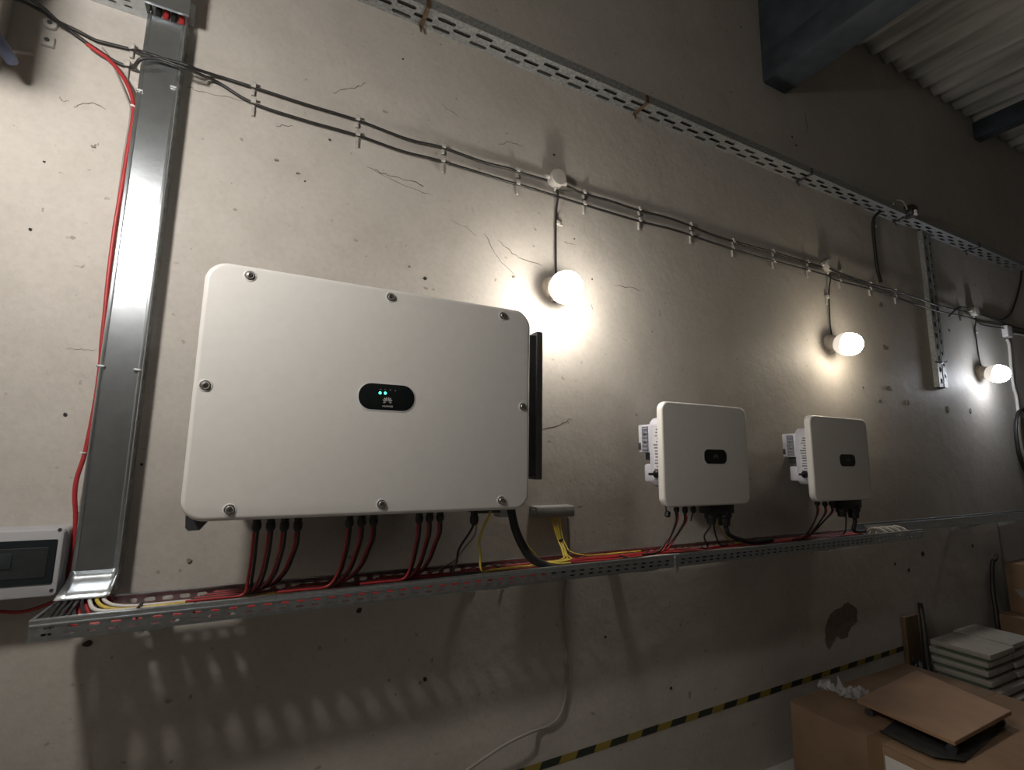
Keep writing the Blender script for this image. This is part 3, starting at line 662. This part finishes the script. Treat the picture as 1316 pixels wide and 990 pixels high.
# ================================================================== cables dropping into the lower tray
YT = -.22; ZT = TZ-TH
def cab(pts, r, m_, lab, group=None, name='cable'):
    return tag(obj(name, T([at(*p) if not isinstance(p, Vector) else p for p in pts], r, sides=8, n=6), m_, smooth=70), lab, 'cable', group)
def tray_pt(px, py, Y): return at(px, py, Y)
G1, G2, G3 = 'string cables from the four left glands', 'string cables from the three middle glands', 'string cables from the three right glands'
def pv_set(gs, lands, group, lab):
    for i, (g, (lx, ly)) in enumerate(zip(gs, lands)):
        for s, m_, wd in ((-1, M_RED, 'red'), (1, M_BCAB, 'black')):
            top = g+Vector((s*.0046, 0, .004)); e0 = at(lx, ly, -.235); q_ = 2*i+(s+1)//2; end = Vector((e0.x+s*.006, -.238+.0115*q_, 1.1925))
            d = end-top
            pts = [top, top+Vector((-.001, 0, -.04)), top+Vector((d.x*.10, d.y*.35, d.z*.42)), top+Vector((d.x*.38, d.y*.75, d.z*.76)), end+Vector((0, 0, .003)), end+Vector((-.06, 0, 0)), end+Vector((-.14, 0, 0))]
            tag(obj('string_cable', T(pts, .0042, sides=8, n=6), m_, smooth=70), '%s string cable from the %s of %s' % (wd, ('gland nearest the duct', 'second gland', 'third gland', 'gland farthest from duct')[i if i < len(gs)-1 else 3], lab), 'cable', group)
pv_set(GL4, ((316, 757), (325, 757), (336, 756), (346, 755)), G1, 'the four gland row')
pv_set(GL3, ((424, 744), (434, 744), (446, 743)), G2, 'the middle gland row')
pv_set(GR3, ((521, 735), (532, 734.5), (543, 734)), G3, 'the last gland row')
cab([(609, 674, YG), (604, 684, YG), (590, 706, -.25), (587, 722, -.25), Vector((.63, -.235, 1.1955)), Vector((.68, -.232, 1.1925)), Vector((.74, -.232, 1.1925))], .0042, M_BCAB, 'thin black lead looping from the single gland into the tray')
cab([(612.5, 675, YG), (610, 688, YG+.012), (599, 702, -.235), (591, 712, -.21), (584, 721, -.185), Vector((.60, -.165, 1.197)), Vector((.56, -.165, 1.1925))], .003, M_GCAB, 'thin grey lead beside the looping black lead')
cab([(630, 657, -.27), (629, 662, -.27), (621, 679, -.26), (616, 694, -.26), (617, 712, -.255), Vector((.735, -.247, 1.199)), Vector((.79, -.222, 1.1925)), Vector((.88, -.218, 1.1925)), Vector((1.02, -.218, 1.1925))], .0042, M_YEL, 'earth lead curving from the large inverter into the tray')
cab([(657, 654, -.262), (658.5, 664, -.262), (663, 682, -.26), (672, 702, -.25), (684, 718, -.255), Vector((1.02, -.261, 1.183)), Vector((1.09, -.262, 1.1665)), Vector((1.2, -.262, 1.1655)), Vector((2.0, -.262, 1.1655)), Vector((3.15, -.262, 1.1655))], .0165, M_BCAB, 'thick black power cable curving from the large inverter into the tray', name='power_cable')
cab([(674, 697, -.232), (686, 711, -.232), (697, 721, -.231), Vector((1.06, -.232, 1.194)), Vector((1.12, -.232, 1.192))], .0035, M_YEL, 'yellow lead lying along the thick black power cable')
# grey trunking box with yellow leads and the grey cable down the wall
gx0, gx1, gz0, gz1 = 1.062, 1.257, 1.345, 1.392
gb = thing('trunking_box', 'small grey plastic box with yellow leads coming out below', 'box', (1.16, 0, gz0))
obj('body', B(gx0, gx1, -.062, 0, gz0, gz1, bev=.005), M_GREYBOX, gb)
obj('lid', B(gx0+.004, gx1-.004, -.066, -.058, gz0+.003, gz1-.003, bev=.003), M_GREYBOX, gb)
obj('side_latch', B(gx0-.006, gx0+.004, -.05, -.03, gz0+.008, gz1-.012, bev=.002), M_GREYBOX, gb)
YY = 'yellow leads of the grey box'
for k in range(3):
    dx = k*2.4
    cab([(709.5+dx, 665, -.05), (712+dx, 678, -.06), (716.5+dx*.85, 693, -.075), (721.5+dx*.85, 705, -.11), (724+dx, 714, -.15), Vector((1.128+.012*k, -.172-.009*k, 1.198)), Vector((1.09+.008*k, -.184-.009*k, 1.1925)), Vector((1.03, -.184-.009*k, 1.1925))], .0036, M_YEL, 'yellow lead from the grey box bending left into the tray', YY)
cab([(719, 665, -.05), (722.5, 690, -.066), (728, 703, -.09), (734, 710, -.12), Vector((1.24, -.145, 1.197)), Vector((1.30, -.148, 1.1925)), Vector((1.55, -.148, 1.1925))], .0035, M_YEL, 'yellow lead from the grey box bending right into the tray', YY)
tag(obj('cable_tie', LT([(.011, -.003), (.011, .003)], at(720.5, 694, -.082), (.25, 0, -1), 12), M_BLACK, smooth=0), 'black tie around the yellow leads', 'cable tie')
wire('wall_flex', [(729.5, 666, -.03), (731, 690), (730, 715), (727, 745), (724.5, 770), (724.5, 800), (728, 835), (729, 870), (726, 900), (719, 921), (707, 932), (690, 938.5), (672, 946, -.05), (650, 957, -.06), (625, 973, -.05), (596, 993, -.04), (560, 1015, -.03)], .0055, M_GCAB, 'grey flex running from the grey box down the wall to the left')
# leads of the small inverters
for (gs, lands, w) in ((s1g, ((852, 706), (862, 705), (884, 668)), 'nearer'), (s2g, ((1038, 691), (1049, 690), (1055, 690)), 'farther')):
    for i, (g, (lx, ly)) in enumerate(zip(gs, lands)):
        e0 = at(lx, ly, -.235)
        if w == 'nearer' and i == 2:
            cab([g+Vector((0, 0, .004)), at(889, 664, YS), at(888, 670, YS)], .003, M_BCAB, 'short cut lead end below the nearer small inverter'); continue
        for s, m_, wd in ((-1, M_BCAB, 'black'), (1, M_RED, 'red')):
            e = Vector((e0.x+s*.02, -.216+.0115*(2*i+(s+1)//2), 1.1925)); d = e-g
            pts = [g+Vector((s*.0046, 0, .004)), g+Vector((s*.006, 0, -.03)), g+Vector((d.x*.25, d.y*.5, d.z*.5)), g+Vector((d.x*.7, d.y*.85, d.z*.85)), e+Vector((0, 0, .002)), e+Vector((-.08, 0, 0))]
            tag(obj('string_cable', T(pts, .0042, sides=8, n=6), m_, smooth=70), '%s string cable from the %s small inverter into the tray' % (wd, w), 'cable', 'string cables of the %s small inverter' % w)
cab([(914, 668, YS), (912, 678, YS), (905, 690, -.21), Vector((1.905, -.205, 1.1935)), Vector((1.86, -.205, 1.1925))], .004, M_BCAB, 'black lead from the left connector of the nearer small inverter', 'leads under the nearer small inverter')
cab([(917, 668, YS), (918, 680, YS+.01), (921, 692, -.19), Vector((2.02, -.18, 1.1935)), Vector((2.07, -.18, 1.1925))], .004, M_BCAB, 'black lead bending right under the nearer small inverter', 'leads under the nearer small inverter')
cab([(920, 668, YS+.012), (924, 677, YS+.02), (930, 686, -.185), Vector((2.12, -.165, 1.196)), Vector((2.17, -.165, 1.1915))], .003, M_YEL, 'earth lead beside the connectors of the nearer small inverter')
cab([(930.5, 669, YS), (933, 677, YS), (938, 688, -.22), Vector((2.17, -.225, 1.204)), Vector((2.24, -.212, 1.2)), Vector((2.36, -.21, 1.2))], .011, M_BCAB, 'thick black power cable of the nearer small inverter', name='power_cable')
cab([(1087, 658, YS), (1087.3, 670, YS), (1086.5, 682, -.22), Vector((2.99, -.2, 1.194)), Vector((2.95, -.2, 1.1925))], .004, M_BCAB, 'thin black lead under the farther small inverter')
cab([(1096.5, 660, YS), (1099, 670, YS), Vector((3.07, -.212, 1.215)), Vector((3.12, -.208, 1.2)), Vector((3.19, -.208, 1.2))], .011, M_BCAB, 'thick black power cable of the farther small inverter', name='power_cable')

# ------------------------------------------------------------------ cables lying in the tray
rnd = random.Random(11)
def run(x0, x1, y, r, m_, lab, zoff=0.0, group='cables lying in the lower tray', wob=.006, ends=None):
    n = max(4, int((x1-x0)/.16)); pts = []
    for k in range(n+1):
        x = x0+(x1-x0)*k/n
        pts.append(Vector((x, y+rnd.uniform(-wob, wob), ZT+r+.003+zoff+rnd.uniform(0, .004))))
    if ends: pts = ends+pts
    return tag(obj('tray_cable', T(pts, r, sides=8, n=4), m_, smooth=70), lab, 'cable', group)
for k in range(6):
    y = -.222+.0205*k; x = -.437+.0155*k
    run(x+.06, 3.2, y, .0052, M_RED if k != 3 else M_BCAB, ('red cable lying along the lower tray' if k != 3 else 'black cable lying along the lower tray'), wob=.003,
        ends=[Vector((x, -.030, 1.33)), Vector((x, -.034, 1.25)), Vector((x+.002, -.072, 1.2125)), Vector((x+.006, -.104, 1.2065)), Vector((x+.014, min(-.119, -.112+(y+.112)*.35), 1.1935)), Vector((x+.03, min(-.1195, -.112+(y+.112)*.75), 1.169))])
for k in range(4):
    run((.3, .35, .5, .7)[k], 3.2, (-.214, -.185, -.156, -.130)[k], .005, (M_BCAB, M_RED, M_RED, M_RED)[k], ('black cable of the second layer in the tray', 'red cable of the second layer beside the black one', 'red cable of the second layer in the tray middle', 'red cable of the second layer near the tray back')[k], zoff=.023, wob=.003)
for k, (m_, nm) in enumerate(((M_WCAB, 'white cable coming out of the duct foot left of the yellow one'), (M_YEL, 'yellow cable lying at the duct end of the tray'), (M_WCAB, 'white cable coming out of the duct foot right of the yellow one'))):
    x = -.387+.0155*k; y = -.216+.017*k
    run(x+.09, .22, y, .0048, m_, nm, zoff=.023, wob=.002, ends=[Vector((x, -.044, 1.33)), Vector((x, -.047, 1.262)), Vector((x, -.072, 1.2325)), Vector((x, -.104, 1.2182)), Vector((x+.001, -.13, 1.2095)), Vector((x+.008, -.158, 1.198)), Vector((x+.035, min(y+.004, -.178), 1.187))])
for k in range(4):
    x = -.440+.0125*k
    tag(obj('tray_cable', T([(x, -.044, 1.33), (x, -.047, 1.262), (x, -.072, 1.2325), (x, -.104, 1.2182), (x-.001, -.13, 1.2098), (x-.002, -.158, 1.199), (x-.004, -.195, 1.1895), (x-.007, -.238, 1.168), (x-.007, -.278, 1.158)], .005, n=6), M_BCAB, smooth=70), 'black cable lying in the open end of the tray under the duct', 'cable', 'black cables at the tray end')
run(1.22, 2.35, -.265, .005, M_WCAB, 'white cable lying over the tray cables below the nearer small inverter', zoff=.0335, wob=.003)
run(2.55, 3.05, -.262, .005, M_WCAB, 'white cable in the tray below the farther small inverter', zoff=.0335, wob=.003)
for k in range(8):
    x = 3.215+k*.036
    tag(obj('coiled_end', T([(x, -.192, 1.166), (x+.03, -.205, 1.206+.004*(k % 2)), (x+.07, -.235, 1.203), (x+.10, -.272, 1.166)], .0065), M_WCAB if k % 2 else M_GCAB, smooth=70), 'bunched grey white cable end in the tray past the farther small inverter', 'cable', 'bunched cable ends in the tray')
for x, y in ((-.26, -.2), (-.13, -.2), (.14, -.2), (.84, -.17), (1.0, -.17), (1.42, -.19)):
    tag(obj('cable_tie', B(x-.004, x+.004, y-.026, y+.03, ZT+.001, ZT+(.042 if x < .2 else .0425), bev=.003), M_BLACK, smooth=0), 'black tie around the cables in the lower tray', 'cable tie', 'black ties in the lower tray')

# red and brown cables beside the duct
wire('riser_cable', [(112, 57, -.028), (124, 65.5, -.028), (138, 75, -.028), (155, 94, -.03), (167, 116, -.035), (171.5, 136, -.035), (170, 160, -.035), (164, 195, -.035), (156.5, 240, -.035), (148, 290, -.035), (140, 350, -.035), (135, 400, -.035), (131, 440, -.035), (129, 470, -.03), (122, 520, -.03), (112, 570, -.035), (107, 590, -.04), (99, 614, -.045), (96, 635, -.047), (97, 660, -.046), (95, 690, -.045), (92, 722, -.045), (88, 745, -.046), (86, 754, -.048)], .0062, M_RED, 'red cable climbing along the left side of the duct', side=-.4567)
wire('riser_cable', [(131, 61, -.004), (140, 73, -.004), (152, 98, -.006), (163, 125, -.012), (168, 145, -.014), (160, 195, -.014), (154.5, 235, -.014), (151, 262, -.014), (147, 300, -.014), (138, 370, -.014), (133, 430, -.014), (127, 480, -.012), (117, 540, -.012), (110, 580, -.015)], .003, M_GCAB, 'thin brown lead climbing beside the red cable', side=-.4535)
wire('riser_cable', [(-8, 786, -.02), (25, 787, -.02), (50, 781, -.025), (75, 770, -.03), (87, 757, -.03)], .005, M_DRED, 'red lead passing under the breaker box')
for px, py in ((171, 137), (107, 582), (97, 660)):
    c = at(px, py, -.04)
    tag(obj('cable_tie', LT([(.0085, -.0025), (.0085, .0025)], c, (.1, 0, 1), 12), M_WCAB, smooth=0), 'white tie around the red cable beside the duct', 'cable tie', 'white ties beside the duct')

# ================================================================== breaker box at the left
BF = -.105
bx1 = -.464; bx0 = -.80; bz0, bz1 = 1.208, 1.386
bb = thing('breaker_box', 'grey breaker enclosure with smoked window beside the duct', 'breaker box', ((bx0+bx1)/2, 0, bz0))
bm = bmesh.new()
rplate(bm, bx0, bx1, bz0, bz1, .012, 0, BF+.03, bev=.004, n=4, bseg=2)
obj('body', bm, M_ENCL, bb)
fr = obj('front_frame', RP(bx0, bx1-.002, bz0+.001, bz1-.001, .012, BF+.031, BF, bev=.004, n=4, bseg=2), M_ENCL, bb)
w0, w1 = at(-40, 700, BF), at(75, 693, BF); w2 = at(68, 750, BF)
obj('window', RP(bx0+.03, w1.x, w2.z, w1.z, .004, BF+.004, BF-.003, bev=.001, n=2, bseg=1), M_SMOKE, bb)
i1 = at(64, 703, BF); i2 = at(60, 742, BF)
ip = obj('inner_panel', RP(bx0+.04, i1.x, i2.z, i1.z, .002, BF-.002, BF-.0045, bev=.001, n=2, bseg=1), M_BREAK, bb)
c = at(8, 722, BF)
obj('breaker_switch', B(c.x-.03, c.x+.012, BF-.0065, BF-.004, c.z-.02, c.z+.02, bev=.001), mat('switch_dark', (.03, .036, .04), .3), bb)
for px, py in ((77, 681), (66, 759)):
    c = at(px, py, BF); obj('lid_screw', LT([(.0045, 0), (.0045, .002), (0, .002)], (c.x, BF+.0005, c.z), (0, -1, 0), 10), M_DKGREY, bb)

# ================================================================== top left fittings
for px, py, lab in ((66, 33, 'round pale cable fixing under the black cables at the wall top'), (62.5, 55, 'square pale cable fixing below the round one')):
    c = at(px, py, 0); k = thing('wall_fixing', lab, 'fixing', (c.x, 0, c.z-.02))
    obj('pad', RP(c.x-.017, c.x+.017, c.z-.018, c.z+.018, .014 if py < 40 else .004, 0, -.014, bev=.003), M_CLIP, k)
    obj('hole', LT([(.007, 0), (.007, .001)], (c.x, -.0142, c.z), (0, -1, 0), 10), M_DKGREY, k)
c = at(-6, 48, -.16)
k = thing('pipe_fitting', 'blue grey pipe fitting with a thin stub on the pilaster', 'fitting', (c.x, -.16, c.z-.04))
obj('elbow', T([c+Vector((-.11, -.03, .05)), c+Vector((-.05, -.012, .032)), c+Vector((-.005, 0, .004)), c+Vector((.018, .03, -.022)), c+Vector((.022, .05, -.03))], .021, sides=14, r_end=.015), M_BLUE, k)
obj('stub', T([c+Vector((.02, .03, -.02)), at(16, 66, -.06), at(42, 69, -.01)], .006), M_GCAB, k)
obj('nipple', LT([(.016, 0), (.02, .02), (.016, .03)], c+Vector((-.02, 0, .06)), (0, 0, 1), 12), M_CLIP, k)
# made-up cabinet, added just out of view to cast the corner's soft shadow
k = thing('shadow_cabinet', 'unseen grey cabinet added to shade the wall corner', 'cabinet', (-.86, -.4, 2.669))
obj('body', B(-.99, -.699, -.52, -.42, 2.669, 3.10, bev=.006), M_ENCL, k)
obj('bracket_arm', B(-.98, -.88, -.43, -.155, 2.90, 3.06, bev=.004), M_DKGREY, k)
dr = obj('door', B(-.975, -.712, -.532, -.518, 2.684, 3.085, bev=.004), M_ENCL, k)
obj('lock', LT([(.012, 0), (.012, .008), (0, .009)], (-.735, -.532, 2.9), (0, -1, 0), 12), M_DKGREY, dr)

# ================================================================== lower right: tape, cartons, boards
tp = [at(660, 1000, -.001), at(1166, 832, -.001)]
bm = bmesh.new()
x0, x1 = .95, 3.96; NT = 24; th = .029
for i in range(NT):
    xa, xb_ = x0+(x1-x0)*i/NT, x0+(x1-x0)*(i+1)/NT
    za, zb = [.333+(x-1.1)*.0125 for x in (xa, xb_)]
    q = [bm.verts.new(v) for v in ((xa, -.0012, za), (xb_, -.0012, zb), (xb_, -.0012, zb+th), (xa, -.0012, za+th))]
    bm.faces.new(q)
bmesh.ops.remove_doubles(bm, verts=bm.verts, dist=1e-5)
tag(obj('hazard_tape', bm, M_HAZ, smooth=0, solid=.001), 'black and yellow striped tape stuck along the lower wall', 'tape')
# large carton
bx = thing('carton', 'large brown cardboard carton by the wall under a board', 'carton', (3.05, -.5, 0))
cz_ = .392; X0_, X1_, Y0_, Y1_ = 2.50, 3.60, -.93, -.15
obj('body', B(X0_, X1_, Y0_, Y1_, 0, cz_-.004, bev=.006), M_CARD, bx)
obj('flap', B(X0_-.001, X1_+.001, Y0_-.001, (Y0_+Y1_)/2-.002, cz_-.005, cz_, bev=.0015), M_CARD, bx)
obj('flap', B(X0_-.001, X1_+.001, (Y0_+Y1_)/2+.002, Y1_+.001, cz_-.005, cz_, bev=.0015), M_CARD, bx)
obj('packing_tape', B(X0_-.002, X1_, (Y0_+Y1_)/2-.03, (Y0_+Y1_)/2+.03, cz_-.002, cz_+.0012), M_CARDD, bx)
obj('packing_tape', B(X0_-.0022, X0_+.001, (Y0_+Y1_)/2-.03, (Y0_+Y1_)/2+.03, cz_-.12, cz_), M_CARDD, bx)
p = at(1150, 985, -.15)
q = onz(1142, 985, cz_-.02)
obj('paper_label', B(X0_-.003, X0_-.0008, -.70, -.58, .20, .352), M_PAPER, bx)
# dolly: brown board on four castors
bz = cz_+.054
cr = [onz(x, y, bz+.018) for x, y in ((1101, 898.5), (1177.7, 861), (1300, 914), (1227, 953.6))]
dl = thing('board_dolly', 'brown board on small castors standing on the carton', 'dolly', (2.9, -.6, cz_))
bm = PP([p_ - Vector((0, 0, .018)) for p_ in cr], (0, 0, .018)); bmesh.ops.bevel(bm, geom=list(bm.edges), offset=.002, segments=1, affect='EDGES')
obj('board', bm, M_MDF, dl)
cen = sum(cr, Vector())/4
for p_ in cr:
    w = cen.lerp(p_, .84); w.z = cz_
    cs = obj('castor', LT([(.008, -.010), (.019, -.010), (.019, .010), (.008, .010)], (w.x, w.y, cz_+.0195), (1, .1, 0), 16), M_DKGREY, dl)
    obj('castor_fork', B(w.x-.015, w.x+.015, w.y-.011, w.y+.011, cz_+.030, bz+.001, bev=.003), M_GALVD, cs)
# dark curved sheet under the dolly, clear wrap beside it
e = [onz(x, y, cz_+.004) for x, y in ((1130, 942), (1150, 953), (1175, 966), (1200, 977), (1238, 981))]
f = [onz(x, y, cz_+.004) for x, y in ((1150, 925), (1180, 935), (1215, 942), (1250, 944), (1290, 936))]
bm = bmesh.new(); rows_ = []
for t_, h_ in ((0, .012), (.06, .001), (.3, -.0025), (.6, -.0025), (1, -.0025)):
    rows_.append([bm.verts.new(a_.lerp(b_, t_)+Vector((0, 0, h_*(1+.3*math.sin(i))))) for i, (a_, b_) in enumerate(zip(e, f))])
for va, vb in zip(rows_, rows_[1:]):
    for i in range(4): bm.faces.new((va[i], va[i+1], vb[i+1], vb[i]))
tag(obj('rubber_sheet', bm, M_SHEET, solid=.002, smooth=60), 'dark curled rubber sheet lying under the board dolly', 'sheet')
bm = bmesh.new(); gw, gh = 14, 8
ws = onz(1066, 892, cz_+.0); we = onz(1106, 899.5, cz_+.0)
vs = []
rw = random.Random(5)
for j in range(gh+1):
    row = []
    for i in range(gw+1):
        p_ = ws.lerp(we, i/gw)+Vector((0, (j/gh-.5)*.16*(1-.5*i/gw), 0))
        row.append(bm.verts.new(p_+Vector((rw.uniform(-.012, .012), rw.uniform(-.012, .012), .004+abs(rw.gauss(0, .026))))))
    vs.append(row)
for j in range(gh):
    for i in range(gw): bm.faces.new((vs[j][i], vs[j][i+1], vs[j+1][i+1], vs[j+1][i]))
tag(obj('plastic_wrap', bm, M_WRAP, smooth=20), 'crumpled clear plastic wrap on the carton beside the dolly', 'plastic')
# stack of pale panels
SX = ((4.0, 4.335), (4.352, 4.66))
LAB = ('pale panel lying on top of the stack nearer the board dolly', 'pale panel lying on top of the stack beside the brown cartons')
for c_, (xa, xb_) in enumerate(SX):
    for l_ in range(9):
        z1_ = .46-.052*l_; z0_ = z1_-.040
        dx, dy = rnd.uniform(-.012, .012), rnd.uniform(-.012, .012)
        low = .032*(l_-3) if l_ > 3 else 0
        pa = thing('panel', LAB[c_] if l_ == 0 else 'pale panel, %s from the top of the stack %s' % (('second', 'third', 'fourth', 'fifth', 'sixth', 'seventh', 'eighth', 'ninth')[l_-1], ('nearer the board dolly', 'beside the brown cartons')[c_]), 'panel', (xa+dx, -.25, max(z0_, .002)), 'stacked pale panels')
        obj('face_sheet', B(xa+dx, xb_+dx, -.40+dy-low, -.10+dy, max(z0_, .002)+.010, z1_, bev=.002), M_SLAB, pa)
        obj('core', B(xa+dx+.022, xb_+dx-.022, -.378+dy-low, -.122+dy, max(z0_-.0125, .0), max(z0_, .002)+.011), M_SLABG, pa)
# things leaning between carton and panels
tag(obj('leaning_stick', T([Vector((at(1194, 868, -.13).x+.01, -.15, 0)), at(1195, 868, -.125), at(1191.5, 845, -.10), at(1187.5, 810, -.05), at(1184, 785, -.016), at(1182.5, 775, -.013)], .022, r_end=.013), M_DARKH, smooth=60), 'dark tapered handle leaning on the wall behind the carton', 'handle')
a = at(1165, 836, -.02); b = at(1177.5, 789, -.02)
k = tag(obj('wood_offcut', B(a.x, b.x, -.03, -.002, .0, b.z, bev=.004), M_WOOD, smooth=0), 'short brown wood offcut standing against the wall behind the dark handle', 'wood')
bm = bmesh.new(); bmesh.ops.create_icosphere(bm, subdivisions=3, radius=1)
c = at(1177, 853, -.10)
for v in bm.verts:
    n_ = 1+.22*math.sin(7*v.co.x+3*v.co.z)*math.cos(6*v.co.y+2*v.co.x)+rw.uniform(-.06, .06)
    v.co = Vector((c.x+v.co.x*.062*n_, c.y+v.co.y*.052*n_, c.z/2+v.co.z*(c.z/2+.035)*min(n_, 1.05)))
    v.co.z = max(v.co.z, 0)
tag(obj('rubbish_sack', bm, M_BLACK, smooth=50), 'crumpled black sack standing between the carton and the panels', 'sack')
tag(obj('leaning_pole', T([at(1281, 713, -.03), at(1279.5, 719, -.045), at(1276, 722, -.03), at(1275, 735, -.03), at(1276, 760, -.05), at(1280, 785, -.075), at(1284, 812, -.09), Vector((5.12, -.098, 0))], .012, r_end=.018), M_DARKH, smooth=60), 'hooked dark pole leaning on the wall behind the panels', 'pole')
# brown cartons at the right edge
k = thing('carton', 'lower brown carton standing behind the panel stack', 'carton', (5.4, -.4, 0))
obj('body', B(4.98, 5.75, -.62, -.12, 0, .50, bev=.005), M_CARD, k)
obj('packing_tape', B(5.33, 5.40, -.622, -.118, .30, .5015), M_CARDD, k)
k = thing('carton', 'upper brown carton stacked on the lower one at the right edge', 'carton', (5.5, -.4, .5))
obj('body', B(5.12, 5.75, -.58, -.14, .5016, .86, bev=.005), M_CARD, k)
obj('packing_tape', B(5.40, 5.47, -.582, -.138, .70, .8615), M_CARDD, k)
p = at(1312, 765, -.60)
obj('paper_sheet', PP([at(1304, 757, -.59), at(1330, 761, -.59), at(1330, 778, -.59), at(1313, 768, -.59)], (0, -.002, 0)), M_PAPER, k, smooth=0)
